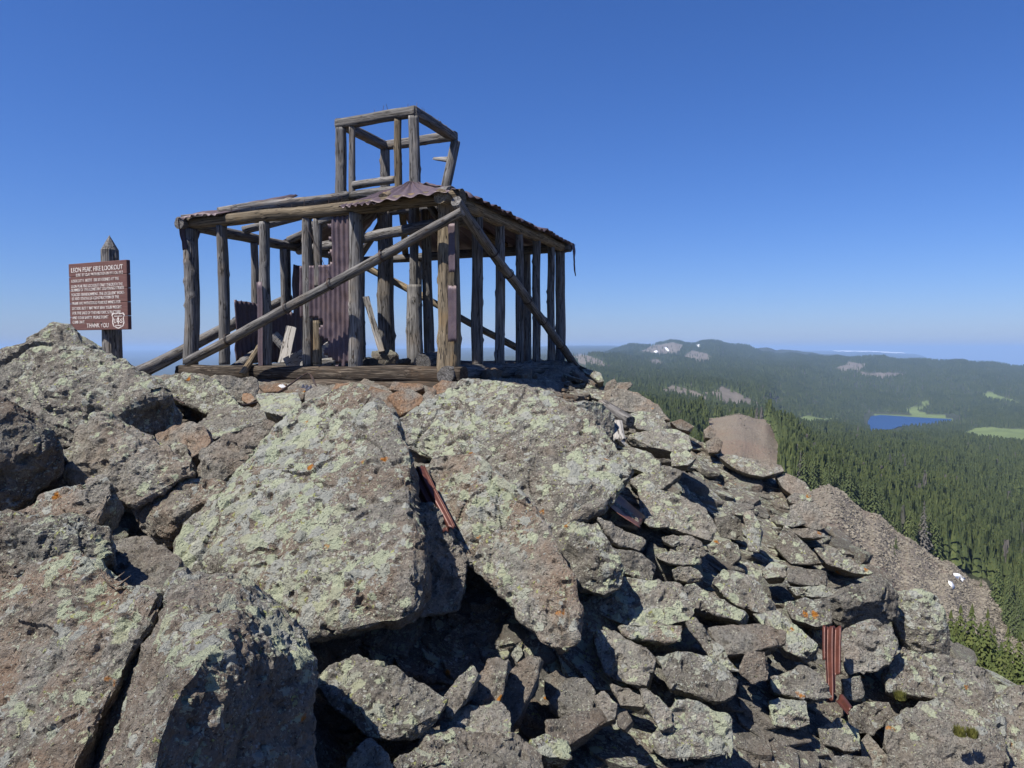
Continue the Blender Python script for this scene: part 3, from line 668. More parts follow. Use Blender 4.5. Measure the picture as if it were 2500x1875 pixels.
# ------------------------------------------------------------------ rocks
def terrace(x, n=3.0):
    y = x * n; i = np.floor(y); return (i + smooth(0.42, 0.58, y - i)) / n
def hull_bm(pts):
    bm = bmesh.new()
    for p in pts: bm.verts.new(p)
    r = bmesh.ops.convex_hull(bm, input=bm.verts[:])
    dead = list({g for g in r['geom_interior'] + r['geom_unused'] if isinstance(g, bmesh.types.BMVert)})
    if dead: bmesh.ops.delete(bm, geom=dead, context='VERTS')
    return bm
def rock_mesh(pts, L, seed, rough=1.0, chips=4, bed=None, fine=1.0, bevel=0.03, seen=False):
    """a broken stone: hull of the given corner points, chipped, edges worn, then split, weathered and layered"""
    g = np.random.RandomState(seed)
    pts = np.asarray(pts, float); c = pts.mean(0); size = float(np.mean(np.linalg.norm(pts - c, axis=1)))
    bm = hull_bm([Vector(p) for p in pts])
    for _ in range(chips):                       # knock corners off
        vs = [np.array(v.co) for v in bm.verts]
        q = vs[g.randint(len(vs))] - c; n = q / np.linalg.norm(q) + g.normal(size=3) * 0.3; n /= np.linalg.norm(n)
        m_ = max(float((v - c) @ n) for v in vs)
        bmesh.ops.bisect_plane(bm, geom=bm.verts[:] + bm.edges[:] + bm.faces[:], plane_co=Vector(c + n * m_ * g.uniform(0.80, 0.93)), plane_no=Vector(n), clear_outer=True)
        co = [v.co.copy() for v in bm.verts]; bm.free(); bm = hull_bm(co)
    bmesh.ops.dissolve_limit(bm, angle_limit=math.radians(9), verts=bm.verts[:], edges=bm.edges[:])
    bmesh.ops.bevel(bm, geom=bm.edges[:], offset=bevel * size, segments=1, affect='EDGES', clamp_overlap=True)
    bmesh.ops.remove_doubles(bm, verts=bm.verts[:], dist=1e-4 * size)
    bmesh.ops.triangulate(bm, faces=bm.faces[:], quad_method='BEAUTY', ngon_method='BEAUTY')
    for _ in range(9):
        if seen: bm.normal_update()
        ed = [e for e in bm.edges if e.calc_length() > (L if not seen or any(x.normal.dot(e.verts[0].co) < 0.0 for x in e.link_faces) else 2.6 * L)]
        if not ed: break
        bmesh.ops.subdivide_edges(bm, edges=ed, cuts=1)
        bmesh.ops.triangulate(bm, faces=[x for x in bm.faces if len(x.verts) > 3], quad_method='SHORT_EDGE', ngon_method='BEAUTY')
    bm.normal_update(); bm.verts.ensure_lookup_table(); bm.verts.index_update()
    me = bpy.data.meshes.new('tmp'); bm.to_mesh(me); bm.free()
    nv = len(me.vertices); P = np.empty(nv * 3, np.float32); me.vertices.foreach_get('co', P); P = P.reshape(-1, 3).astype(float)
    nrm = np.empty(nv * 3, np.float32); me.vertex_normals.foreach_get('vector', nrm); nrm = nrm.reshape(-1, 3).astype(float)
    f = np.empty(len(me.polygons) * 3, np.int32); me.loops.foreach_get('vertex_index', f); f = f.reshape(-1, 3)
    bpy.data.meshes.remove(me)
    o = g.uniform(-50, 50, 3); s = size
    disp = rough * (0.045 * s * fbm(P * (1.5 / s) + o, 3))
    if seen: fine = fine * smooth(-0.35, 0.05, -(nrm * (P / np.linalg.norm(P, axis=1)[:, None])).sum(1))
    ok = lambda wl: wl > 2.2 * L                 # only detail the mesh can carry
    if ok(0.3 * s): disp += rough * (0.028 * s * (ridged(P * (2.6 / s) + o, 4) - 0.6) + 0.036 * s * terrace(perlin(P * (1.9 / s) + o + 8)))
    # bedding: stepped layers across the stone
    ax = np.array(bed if bed is not None else g.normal(size=3)); ax = ax / np.linalg.norm(ax)
    lay = (P @ ax) / (0.16 * s) + 0.7 * fbm(P * (0.9 / s) + o + 5, 2)
    fr = lay - np.floor(lay); disp += rough * 0.034 * s * (smooth(0.0, 0.18, fr) - 0.75) * smooth(-0.25, 0.3, perlin(P * (1.7 / s) + o + 31))
    if ok(0.06):
        disp += fine * 0.012 * fbm(P * 9 + o, 3)
        pit = perlin(P * 14 + o); disp -= fine * 0.026 * smooth(0.36, 0.6, pit)
    if ok(0.03):
        disp += fine * 0.008 * fbm(P * 31 + o, 2); disp -= fine * 0.012 * smooth(0.42, 0.62, perlin(P * 33 + o))
    if ok(0.12 * s):
        crack = np.abs(perlin(P * (1.5 / s) + o + 77)); disp -= fine * 0.02 * smooth(0.018, 0.0, crack) * smooth(-0.1, 0.25, perlin(P * (1.1 / s) + o + 3))
    P = P + nrm * disp[:, None]
    return P, f

HNAME = []; HERO = []          # (outline, depth)
CTRL = []          # points the ground under the rocks passes through
def boulder(label, Y, n, T, pts, ridge=(), lichen=0.7, red=0.3, rough=1.0, name='boulder', group=None, cat='rock', chips=2, tilt=None, ctrl=True):
    uc = sum(p[0] for p in pts) / len(pts); vc = sum(p[1] for p in pts) / len(pts)
    n = Vector(n).normalized(); p0 = at(uc, vc, Y); kk = p0.dot(n)
    front = []
    for (u, v) in pts:
        d = ray(u, v); dn = d.dot(n)
        t = kk / dn if abs(dn) > 1e-4 else Y / d.y
        y = d.y * t
        if not (0.72 * Y < y < 1.38 * Y) or t < 0: y = min(max(y if t > 0 else 1.38 * Y, 0.72 * Y), 1.38 * Y)
        front.append(d * (y / d.y))
    c = sum(front, Vector()) / len(front)
    body = list(front)
    for (u, v, dl) in ridge:
        d = ray(u, v); t = kk / d.dot(n); q = d * t
        body.append(q - q.normalized() * dl)
    wv = (c.normalized() * 0.75 - n * 0.5).normalized()
    for q in front:
        body.append(c + (q - c) * 0.95 + wv * T * 0.4)
        body.append(c + (q - c) * 0.68 + wv * T)
    # grow a little: rounding of the corners eats some
    cc = sum(body, Vector()) / len(body)
    body = [cc + (q - cc) * 1.03 for q in body]
    seed = int(uc * 7 + vc * 13) % 99991
    P_, f = rock_mesh([tuple(q) for q in body], max(0.0125, 0.0039 * Y), seed, rough, bed=tilt or tuple(n), chips=chips, fine=min(1.0, Y / 4.0), seen=True)
    base = Vector((float(P_[:, 0].mean()), float(P_[:, 1].mean()), float(P_[:, 2].min())))
    me = mesh_np(name, P_ - np.array(base), f, M_ROCK, False)
    o = link(name, me, loc=base)
    o['lichen'] = float(lichen); o['red'] = float(red)
    tag(o, label, cat, group)
    HERO.append(pts); HNAME.append(label)
    if ctrl: CTRL.append(tuple(c + wv * min(T, 0.5) * 0.45 - Vector((0, 0, 0.38 if Y < 4.6 and uc < 1250 else 0.26))))
    return o

FACE = (-0.25, -0.62, 0.74); TOP = (-0.1, -0.25, 0.96); LEFT = (-0.6, -0.5, 0.62); RIGHT = (0.45, -0.72, 0.52); FRONT = (-0.1, -0.9, 0.42); SLOPE = (0.12, -0.42, 0.9)
B = boulder
B('craggy lichen-covered boulder rising left of the sign post', 6.0, (-0.2, -0.8, 0.56), 1.2, [(-40, 905), (0, 885), (90, 835), (125, 814), (152, 806), (181, 815), (225, 848), (275, 882), (362, 937), (416, 981), (421, 1035), (362, 1068), (253, 1075), (145, 1089), (0, 1060), (-50, 1030)], [(150, 950, 0.25), (300, 985, 0.1)], 0.8, 0.15, 1.6, chips=2)
B('dark rounded boulder cut by the left edge, mid height', 4.5, (0.5, -0.8, 0.3), 0.9, [(-90, 985), (0, 972), (54, 1000), (94, 1031), (134, 1075), (150, 1115), (145, 1150), (90, 1205), (36, 1248), (-90, 1265)], [(40, 1060, 0.2)], 0.5, 0.6, 1.2)
B('pointed grey boulder between the dark left boulder and the cabin side rocks', 4.9, (-0.1, -0.75, 0.65), 0.8, [(141, 1154), (159, 1111), (192, 1060), (253, 1010), (275, 1022), (311, 1075), (376, 1107), (459, 1125), (466, 1158), (398, 1180), (325, 1234), (268, 1222), (152, 1195)], [(270, 1100, 0.15)], 0.62, 0.35, 1.5)
B('smooth red-brown stone wedged behind the pointed grey boulder', 5.5, FACE, 0.4, [(385, 1064), (420, 1044), (463, 1030), (503, 1048), (516, 1075), (494, 1102), (459, 1120), (427, 1104), (387, 1099)], (), 0.15, 0.8)
B('small lichen-topped stone below the smooth red-brown one', 5.3, FACE, 0.3, [(412, 1100), (430, 1078), (450, 1090), (466, 1120), (462, 1150), (425, 1140)], (), 0.9, 0.1)
B('pale flat slab with a dark broken front edge left of the biggest boulder', 6.2, TOP, 0.3, [(481, 1039), (506, 1013), (564, 993), (644, 1003), (648, 1026), (568, 1052), (524, 1073), (503, 1062)], (), 0.75, 0.1)
B('grooved grey-green boulder just below the left end of the cabin sill', 7.4, (-0.15, -0.7, 0.7), 0.6, [(381, 944), (438, 912), (521, 925), (565, 974), (588, 992), (514, 1012), (463, 992), (405, 962)], (), 0.85, 0.1, 1.4)
B('shadow-faced boulder under the cabin with a lit top edge', 7.7, (0.3, -0.85, 0.42), 0.6, [(518, 932), (533, 917), (593, 923), (624, 923), (632, 945), (624, 983), (571, 985), (545, 960)], (), 0.7, 0.15)
B('pale tilted slab right of the shadow-faced boulder', 7.2, TOP, 0.35, [(630, 968), (665, 956), (725, 962), (735, 995), (690, 1014), (640, 1003)], (), 0.8, 0.2)
B('smooth purple-grey stone beside the scrap of bright metal', 7.5, FACE, 0.35, [(745, 958), (768, 944), (795, 942), (818, 958), (785, 986), (744, 1004)], (), 0.15, 0.3, 0.7)
B('dark pitted shoulder stone against the left side of the biggest boulder', 5.0, (-0.2, -0.8, 0.5), 0.5, [(487, 1103), (519, 1080), (600, 1043), (660, 1036), (690, 1060), (630, 1115), (545, 1172), (490, 1176)], (), 0.4, 0.4, 1.5)
B('biggest boulder, broad sloping face thick with pale green lichen', 4.25, (-0.22, -0.60, 0.77), 1.1, [(794, 967), (834, 950), (881, 952), (910, 975), (946, 1009), (966, 1053), (995, 1100), (1005, 1136), (1003, 1170), (1025, 1300), (1040, 1400), (1020, 1470), (960, 1512), (895, 1525), (808, 1536), (736, 1546), (560, 1480), (430, 1405), (433, 1375), (447, 1335), (494, 1256), (552, 1180), (631, 1086), (697, 1028), (744, 990)], [(990, 1200, 0.10), (1000, 1400, 0.12), (850, 1150, 0.06)], 0.92, 0.6, 0.8, chips=0)
B('shaded lower shoulder stone under the right side of the biggest boulder', 4.3, (0.35, -0.85, 0.4), 0.7, [(985, 1215), (1018, 1204), (1072, 1251), (1126, 1320), (1139, 1356), (1136, 1395), (1110, 1420), (1125, 1490), (1040, 1500), (960, 1500)], (), 0.7, 0.2, 1.2)
B('large rounded boulder right of the red sheet, grey and pitted under the corner post', 6.25, (-0.12, -0.60, 0.78), 1.0, [(958, 1042), (1008, 1007), (1074, 967), (1131, 935), (1168, 932), (1207, 942), (1247, 937), (1283, 947), (1327, 971), (1399, 985), (1426, 1003), (1466, 1043), (1495, 1087), (1531, 1147), (1517, 1177), (1481, 1221), (1421, 1255), (1366, 1288), (1330, 1288), (1290, 1250), (1060, 1122), (990, 1083)], [(1400, 1170, 0.12), (1200, 1060, 0.05)], 0.86, 0.3, 0.9, chips=0)
B('long leaning slab pointing down between the two largest boulders', 4.4, (-0.3, -0.72, 0.62), 0.55, [(1052, 1150), (1064, 1115), (1095, 1107), (1153, 1115), (1210, 1148), (1283, 1210), (1333, 1280), (1383, 1412), (1411, 1478), (1412, 1521), (1401, 1560), (1376, 1590), (1320, 1560), (1254, 1495), (1178, 1412), (1134, 1365), (1086, 1296), (1088, 1248), (1056, 1170)], [(1200, 1220, 0.05)], 0.8, 0.7, 1.1, chips=0, tilt=(0.7, -0.5, 0.4))
B('knobbly round boulder right of the long leaning slab', 4.7, (-0.2, -0.75, 0.62), 0.5, [(1333, 1288), (1360, 1281), (1408, 1282), (1456, 1280), (1478, 1311), (1490, 1344), (1516, 1383), (1522, 1412), (1505, 1434), (1474, 1448), (1419, 1438), (1384, 1406), (1368, 1369), (1341, 1322)], [(1450, 1360, 0.10)], 0.88, 0.1, 1.3)
B('lower left corner boulder, rusty brown with mint lichen', 2.75, (-0.25, -0.66, 0.70), 0.8, [(-90, 1420), (0, 1408), (47, 1392), (94, 1385), (177, 1360), (224, 1381), (268, 1418), (318, 1434), (383, 1449), (385, 1465), (318, 1550), (333, 1578), (289, 1632), (253, 1712), (203, 1820), (150, 1930), (-90, 1930)], [(230, 1560, 0.05)], 0.68, 0.8, 1.1, chips=0)
B('lower left boulder split by a ridge, its right side in shade', 2.75, (0.05, -0.86, 0.5), 0.9, [(190, 1930), (245, 1817), (289, 1734), (354, 1600), (372, 1550), (395, 1481), (425, 1430), (445, 1408), (506, 1410), (586, 1418), (629, 1436), (664, 1476), (684, 1510), (737, 1539), (748, 1575), (761, 1619), (748, 1673), (735, 1727), (748, 1817), (740, 1930)], [(571, 1435, 0.05), (579, 1512, 0.3), (506, 1598, 0.55), (434, 1702, 0.68), (398, 1785, 0.7), (372, 1900, 0.7)], 0.62, 0.4, 1.1, chips=0)
B('purplish stone wedged behind the ridged lower left boulder', 3.05, (-0.1, -0.6, 0.78), 0.35, [(389, 1396), (400, 1378), (450, 1392), (540, 1412), (530, 1460), (440, 1480), (407, 1452)], (), 0.4, 0.3, 0.9)
B('squat block at the left edge above the corner boulder', 3.3, (-0.05, -0.85, 0.5), 0.6, [(-80, 1275), (0, 1264), (101, 1268), (188, 1262), (262, 1285), (270, 1371), (200, 1380), (108, 1388), (83, 1408), (-80, 1430)], [(92, 1300, 0.18), (95, 1380, 0.15)], 0.6, 0.45, 1.3)
B('wedge-shaped brown rock lying above the squat left block', 3.9, (-0.2, -0.75, 0.6), 0.5, [(22, 1265), (72, 1238), (119, 1205), (231, 1170), (250, 1164), (270, 1176), (270, 1209), (233, 1274), (181, 1272), (108, 1272)], (), 0.5, 0.6, 1.2)
B('angular brown block with one shaded side left of the biggest boulder', 4.75, (-0.15, -0.85, 0.5), 0.5, [(320, 1248), (345, 1210), (391, 1180), (420, 1162), (467, 1166), (535, 1181), (555, 1198), (519, 1230), (483, 1284), (461, 1318), (409, 1340), (378, 1325), (356, 1288)], [(440, 1200, 0.05), (428, 1260, 0.2)], 0.62, 0.6, 1.2)
B('flat dusty stone on the ground under the angular brown block', 3.6, TOP, 0.3, [(264, 1322), (336, 1308), (365, 1312), (396, 1335), (403, 1357), (440, 1366), (432, 1425), (330, 1445), (266, 1384)], (), 0.35, 0.2, 0.7)
B('small brown stone resting on top of the ridged lower left boulder', 2.62, (-0.1, -0.75, 0.6), 0.12, [(456, 1502), (478, 1487), (505, 1481), (528, 1486), (524, 1508), (490, 1512)], (), 0.2, 0.6, 0.7, ctrl=False)
B('lens-shaped boulder with a black shaded front, bottom middle', 3.3, (-0.12, -0.55, 0.82), 0.45, [(770, 1673), (806, 1631), (863, 1608), (903, 1614), (953, 1631), (1002, 1656), (1056, 1689), (1086, 1705), (1082, 1722), (1027, 1790), (953, 1800), (900, 1795), (878, 1752), (835, 1726), (806, 1690)], [(890, 1735, 0.06), (1000, 1700, 0.04)], 0.65, 0.1, 0.8)
B('upright brown slab with a sharp top right of the lens-shaped boulder', 3.7, (-0.3, -0.7, 0.6), 0.3, [(1228, 1655), (1264, 1620), (1311, 1589), (1319, 1600), (1310, 1655), (1266, 1740), (1246, 1793), (1233, 1733), (1222, 1709)], (), 0.35, 0.4, 0.7)
B('flat pale stone in front of the upright brown slab', 3.3, TOP, 0.3, [(1078, 1763), (1134, 1729), (1217, 1718), (1244, 1741), (1248, 1801), (1206, 1814), (1163, 1821), (1078, 1785)], (), 0.55, 0.15, 0.6)
B('wide flat stone at the bottom edge, middle of the picture', 3.15, SLOPE, 0.35, [(1013, 1803), (1044, 1778), (1152, 1794), (1170, 1815), (1261, 1796), (1324, 1839), (1332, 1920), (1070, 1920), (1045, 1837)], (), 0.55, 0.2, 0.8)
B('thin lichen-edged slab left of the wide flat stone', 3.3, SLOPE, 0.2, [(901, 1799), (935, 1794), (978, 1812), (1007, 1797), (1024, 1817), (975, 1846), (915, 1828)], (), 0.6, 0.1)
B('small brown slab below the thin lichen-edged one', 3.05, SLOPE, 0.2, [(958, 1870), (971, 1852), (1022, 1823), (1064, 1844), (1082, 1861), (1011, 1882)], (), 0.3, 0.4)
B('half-shaded slab at the bottom edge below the lens-shaped boulder', 3.0, FACE, 0.3, [(820, 1930), (850, 1860), (905, 1800), (940, 1850), (965, 1930)], (), 0.3, 0.2)
B('smooth grey stone speckled with lichen right of the upright slab', 3.8, FACE, 0.3, [(1345, 1709), (1385, 1660), (1431, 1653), (1454, 1684), (1447, 1733), (1420, 1754), (1376, 1758), (1342, 1736)], (), 0.6, 0.05, 0.7)
B('brown stone leaning behind the smooth speckled grey one', 4.0, FACE, 0.25, [(1327, 1651), (1358, 1638), (1389, 1658), (1353, 1710), (1331, 1706)], (), 0.3, 0.6, 0.8)
B('narrow upright brown rock left of the upright slab', 3.55, FACE, 0.25, [(1193, 1608), (1241, 1610), (1226, 1666), (1219, 1718), (1156, 1734), (1143, 1709), (1161, 1658)], (), 0.45, 0.5, 0.9)
B('long narrow stone leaning at the right tip of the lens-shaped boulder', 3.4, FACE, 0.2, [(1121, 1651), (1152, 1627), (1169, 1644), (1136, 1711), (1098, 1752), (1081, 1729), (1085, 1695)], (), 0.5, 0.2, 0.8)
B('purplish flat stone below the smooth speckled grey one', 3.6, SLOPE, 0.3, [(1335, 1760), (1400, 1775), (1470, 1730), (1490, 1745), (1440, 1790), (1395, 1815), (1340, 1800)], (), 0.2, 0.4, 0.7)
B('lichen-spotted rock at the bottom edge right of the wide flat stone', 3.3, SLOPE, 0.3, [(1295, 1810), (1330, 1790), (1385, 1810), (1395, 1850), (1340, 1850), (1300, 1835)], (), 0.75, 0.2)
B('lumpy boulder with bright lichen spots right below the knobbly round one', 4.75, (-0.1, -0.65, 0.75), 0.5, [(1420, 1470), (1503, 1447), (1524, 1413), (1582, 1417), (1656, 1424), (1666, 1463), (1694, 1485), (1682, 1513), (1607, 1529), (1531, 1525), (1500, 1500), (1450, 1495)], (), 0.92, 0.2, 1.2)
B('thin slab with rusty edge under the lumpy lichen-spotted boulder', 4.55, (-0.05, -0.8, 0.6), 0.3, [(1508, 1530), (1607, 1528), (1664, 1528), (1660, 1564), (1625, 1568), (1537, 1556)], (), 0.7, 0.4)
B('broad tilted slab patched yellow-green, its left side in deep shade', 4.3, (-0.15, -0.68, 0.7), 0.4, [(1443, 1543), (1503, 1541), (1555, 1570), (1603, 1606), (1607, 1637), (1584, 1677), (1522, 1662), (1479, 1642), (1470, 1600)], (), 0.8, 0.1)
B('broad pale slab hanging right of the yellow-green patched one', 4.2, (-0.05, -0.68, 0.72), 0.4, [(1602, 1604), (1683, 1595), (1734, 1606), (1772, 1620), (1802, 1658), (1795, 1697), (1763, 1713), (1694, 1699), (1642, 1682), (1634, 1655)], (), 0.92, 0.1)
B('large flat-faced block with green lichen at the bottom, right of centre', 3.75, (0.0, -0.8, 0.6), 0.5, [(1587, 1807), (1600, 1787), (1654, 1710), (1709, 1720), (1783, 1754), (1788, 1842), (1680, 1855), (1645, 1855), (1612, 1842)], (), 0.88, 0.1, 0.7)
B('finger-shaped stone pointing down onto the flat-faced block', 3.8, (-0.1, -0.75, 0.66), 0.2, [(1562, 1680), (1586, 1682), (1638, 1734), (1650, 1784), (1616, 1786), (1580, 1729)], (), 0.8, 0.1)
B('small triangular stone in shadow above the finger-shaped one', 3.95, FACE, 0.2, [(1490, 1669), (1535, 1682), (1577, 1709), (1570, 1726), (1515, 1723)], (), 0.5, 0.1)
B('rounded grey stone between the speckled stone and the finger-shaped one', 3.7, FACE, 0.25, [(1450, 1700), (1475, 1690), (1505, 1720), (1500, 1755), (1470, 1765), (1445, 1750)], (), 0.4, 0.15)
B('small grey stone below the triangular one', 3.6, FACE, 0.2, [(1505, 1745), (1530, 1735), (1545, 1760), (1525, 1780), (1505, 1770)], (), 0.35, 0.2)
B('smooth pinkish-brown slab with a dark undercut front', 4.6, (-0.05, -0.42, 0.9), 0.3, [(1732, 1535), (1781, 1526), (1864, 1523), (1917, 1543), (1913, 1566), (1835, 1592), (1772, 1598), (1746, 1566)], [(1790, 1572, 0.05)], 0.35, 0.45, 0.6)
B('narrow slab leaning left of the pinkish-brown one', 4.45, (-0.35, -0.7, 0.6), 0.25, [(1674, 1521), (1698, 1508), (1736, 1550), (1776, 1611), (1806, 1639), (1752, 1630), (1721, 1592)], (), 0.7, 0.3)
B('upright brown block under the pinkish-brown slab', 4.3, (-0.1, -0.85, 0.5), 0.25, [(1804, 1639), (1819, 1591), (1866, 1591), (1877, 1619), (1873, 1658), (1835, 1670)], (), 0.45, 0.4)
B('flat slab with white-edged tip left of the lower rust strip', 4.5, (-0.05, -0.7, 0.72), 0.3, [(1880, 1658), (1951, 1627), (2002, 1638), (2007, 1666), (2030, 1700), (1980, 1712), (1920, 1690), (1888, 1687)], (), 0.7, 0.15)
B('green-cornered block below the white-edged slab', 4.3, (0.0, -0.8, 0.6), 0.3, [(1877, 1709), (1922, 1704), (1967, 1713), (1979, 1769), (1933, 1778), (1884, 1766)], (), 0.8, 0.2)
B('five-sided grey block left of the deep shadow above the rust strip', 5.4, (-0.05, -0.75, 0.66), 0.35, [(1919, 1474), (1969, 1461), (2025, 1465), (2028, 1528), (1998, 1532), (1935, 1510)], (), 0.55, 0.15, 0.7)
B('upper of two long parallel slabs stacked on the right slope', 5.9, (-0.05, -0.7, 0.72), 0.3, [(1925, 1393), (1960, 1388), (2019, 1396), (2024, 1428), (1975, 1430), (1925, 1420)], (), 0.6, 0.1, 0.8)
B('lower of two long parallel slabs stacked on the right slope', 5.8, (0.05, -0.75, 0.66), 0.3, [(1925, 1432), (2010, 1432), (2066, 1447), (2043, 1460), (1945, 1455)], (), 0.75, 0.1, 0.8)
B('dark shaded boulder overhung by slabs beside the tall lichen boulder', 5.7, (0.35, -0.9, 0.2), 0.5, [(2026, 1465), (2080, 1432), (2118, 1426), (2163, 1423), (2192, 1456), (2188, 1516), (2137, 1525), (2071, 1534), (2026, 1516)], [(2130, 1470, 0.12)], 0.55, 0.05, 1.0)
B('tall lichen-streaked boulder standing on the right skyline', 5.9, (-0.1, -0.93, 0.35), 0.6, [(2182, 1508), (2196, 1432), (2246, 1434), (2292, 1463), (2314, 1521), (2322, 1602), (2288, 1608), (2209, 1582)], [(2280, 1540, 0.12)], 0.85, 0.05, 1.0)
B('layered block right of the rust strip with a pinkish flat top', 5.1, (-0.1, -0.8, 0.6), 0.4, [(2045, 1545), (2090, 1523), (2137, 1515), (2178, 1532), (2188, 1578), (2174, 1625), (2132, 1639), (2071, 1643), (2058, 1587)], (), 0.5, 0.25)
B('wide lichen-covered boulder sloping to the lower right skyline', 5.1, (0.05, -0.68, 0.73), 0.6, [(2165, 1644), (2207, 1585), (2264, 1597), (2347, 1610), (2410, 1637), (2434, 1692), (2418, 1714), (2312, 1710), (2246, 1700), (2175, 1684)], (), 0.85, 0.2, 1.1)
B('big pale block filling the lower right corner', 4.6, (-0.12, -0.68, 0.72), 0.7, [(2168, 1756), (2210, 1728), (2290, 1700), (2399, 1709), (2447, 1753), (2458, 1920), (2160, 1920)], [(2380, 1800, 0.08)], 0.6, 0.25, 1.0)
B('lichen-topped boulder cut by the right edge near the bottom', 5.5, (0.0, -0.75, 0.66), 0.6, [(2428, 1709), (2478, 1672), (2545, 1680), (2545, 1920), (2460, 1920), (2438, 1780)], (), 0.75, 0.3)
B('tilted slab with a green-lichened face left of the big pale corner block', 4.5, (-0.1, -0.75, 0.65), 0.35, [(1999, 1779), (2050, 1751), (2095, 1779), (2100, 1829), (2076, 1836), (2015, 1815)], (), 0.75, 0.25)
B('brown slab propped under the green-lichened tilted slab', 4.2, FACE, 0.3, [(2030, 1850), (2075, 1838), (2120, 1850), (2140, 1920), (2050, 1920)], (), 0.4, 0.45)
B('narrow tilted slab left of the big pale corner block', 4.6, (-0.3, -0.7, 0.6), 0.3, [(2098, 1815), (2120, 1790), (2165, 1850), (2180, 1920), (2130, 1910), (2105, 1860)], (), 0.5, 0.3)
B('pale sloping slab right of the lower rust strip', 4.8, (-0.05, -0.72, 0.7), 0.35, [(2065, 1745), (2105, 1715), (2170, 1715), (2175, 1750), (2130, 1795), (2085, 1780)], (), 0.45, 0.2)
B('upright stone in the shaded gap right of the rust strip', 4.9, (0.0, -0.9, 0.4), 0.3, [(2060, 1660), (2100, 1650), (2112, 1690), (2105, 1715), (2062, 1705)], (), 0.7, 0.1)
B('dark-faced boulder behind the right end of the large rounded boulder', 7.0, (0.55, -0.8, 0.2), 0.5, [(1398, 990), (1433, 978), (1472, 985), (1498, 1012), (1500, 1045), (1489, 1080), (1447, 1052), (1423, 1014)], (), 0.8, 0.1)
B('long pale slab on the upper right slope below the weathered logs', 7.5, (-0.02, -0.5, 0.86), 0.35, [(1528, 1066), (1574, 1053), (1650, 1049), (1677, 1061), (1689, 1094), (1660, 1106), (1588, 1088), (1543, 1080)], (), 0.7, 0.15, 0.8)
B('green-topped slab under the long pale slab', 6.9, (-0.02, -0.55, 0.83), 0.3, [(1506, 1106), (1545, 1093), (1588, 1108), (1623, 1137), (1574, 1154), (1521, 1135)], (), 0.92, 0.05)
B('small angular rock with a green spot right of the green-topped slab', 7.2, FACE, 0.3, [(1636, 1110), (1648, 1087), (1675, 1098), (1700, 1118), (1680, 1135), (1640, 1138)], (), 0.8, 0.15)
B('slab with lit top and shaded nose below the green-topped one', 6.6, (-0.02, -0.55, 0.83), 0.3, [(1532, 1170), (1588, 1153), (1631, 1133), (1670, 1150), (1637, 1180), (1617, 1193), (1559, 1192)], (), 0.8, 0.1)
B('large smooth grey slab in the middle of the right slope', 6.1, (-0.05, -0.66, 0.74), 0.4, [(1561, 1195), (1603, 1194), (1653, 1205), (1720, 1244), (1761, 1307), (1736, 1320), (1687, 1288), (1622, 1256), (1563, 1266)], (), 0.55, 0.15, 0.7)
B('grey slab beside the rust-red sheet, right of the large rounded boulder', 5.8, (-0.05, -0.66, 0.74), 0.3, [(1456, 1233), (1490, 1223), (1557, 1265), (1555, 1287), (1508, 1280), (1470, 1262)], (), 0.6, 0.1)
B('dark slab in deep shade right of the knobbly round boulder', 5.5, (0.3, -0.85, 0.4), 0.4, [(1460, 1265), (1510, 1285), (1575, 1320), (1560, 1345), (1500, 1325)], (), 0.4, 0.05)
B('lowest dark slab in the shaded hollow right of the knobbly boulder', 5.3, (0.3, -0.85, 0.4), 0.4, [(1490, 1340), (1560, 1350), (1605, 1380), (1590, 1420), (1520, 1400)], (), 0.4, 0.05)
for (u, v, a, b, t) in ((1603, 1274, 34, 14, 'top'), (1668, 1322, 54, 16, 'second'), (1682, 1347, 48, 13, 'third'), (1660, 1364, 62, 14, 'fourth'), (1678, 1402, 38, 19, 'bottom')):
    B('thin flat slab, %s of the stack below the large smooth grey slab' % t, 5.9 - (v - 1270) * 0.003, (0, -0.85, 0.5), 0.35,
      [(u + a * math.cos(q) * (1.0 if i % 2 else 0.93), v + b * math.sin(q) + a * 0.10 * math.cos(q)) for i, q in enumerate(np.linspace(0, 6.283, 10)[:-1])], (), 0.8, 0.1, 0.8)
B('long thin slab jutting on the right skyline', 9.0, (-0.02, -0.6, 0.8), 0.4, [(1756, 1113), (1790, 1112), (1834, 1127), (1906, 1135), (1913, 1150), (1863, 1164), (1827, 1157), (1790, 1138)], (), 0.55, 0.3, 0.8)
B('sloping pink-grey slab on the skyline right of the long thin slab', 8.8, (-0.02, -0.6, 0.8), 0.4, [(1893, 1160), (1921, 1155), (1966, 1178), (1984, 1209), (1942, 1215), (1912, 1191)], (), 0.5, 0.4, 0.8)
B('rounded slab tucked under the sloping pink-grey one', 8.5, (0, -0.85, 0.5), 0.4, [(1922, 1217), (1940, 1203), (1980, 1208), (1987, 1222), (1960, 1232), (1930, 1228)], (), 0.4, 0.4)
B('pale pinkish block on the right skyline, largest there', 8.0, (-0.1, -0.8, 0.6), 0.5, [(1930, 1236), (1964, 1224), (1993, 1230), (2013, 1262), (2018, 1285), (1993, 1298), (1964, 1284), (1933, 1264)], (), 0.5, 0.45, 0.7)
B('dark oval stone left of the pale pinkish skyline block', 7.6, (0, -0.85, 0.5), 0.35, [(1888, 1267), (1920, 1254), (1955, 1262), (1968, 1278), (1935, 1287), (1900, 1280)], (), 0.4, 0.05)
B('flat dark slab beneath the pale pinkish skyline block', 7.5, (0, -0.85, 0.5), 0.4, [(1925, 1292), (1970, 1290), (2015, 1300), (2018, 1312), (1960, 1314)], (), 0.35, 0.3)
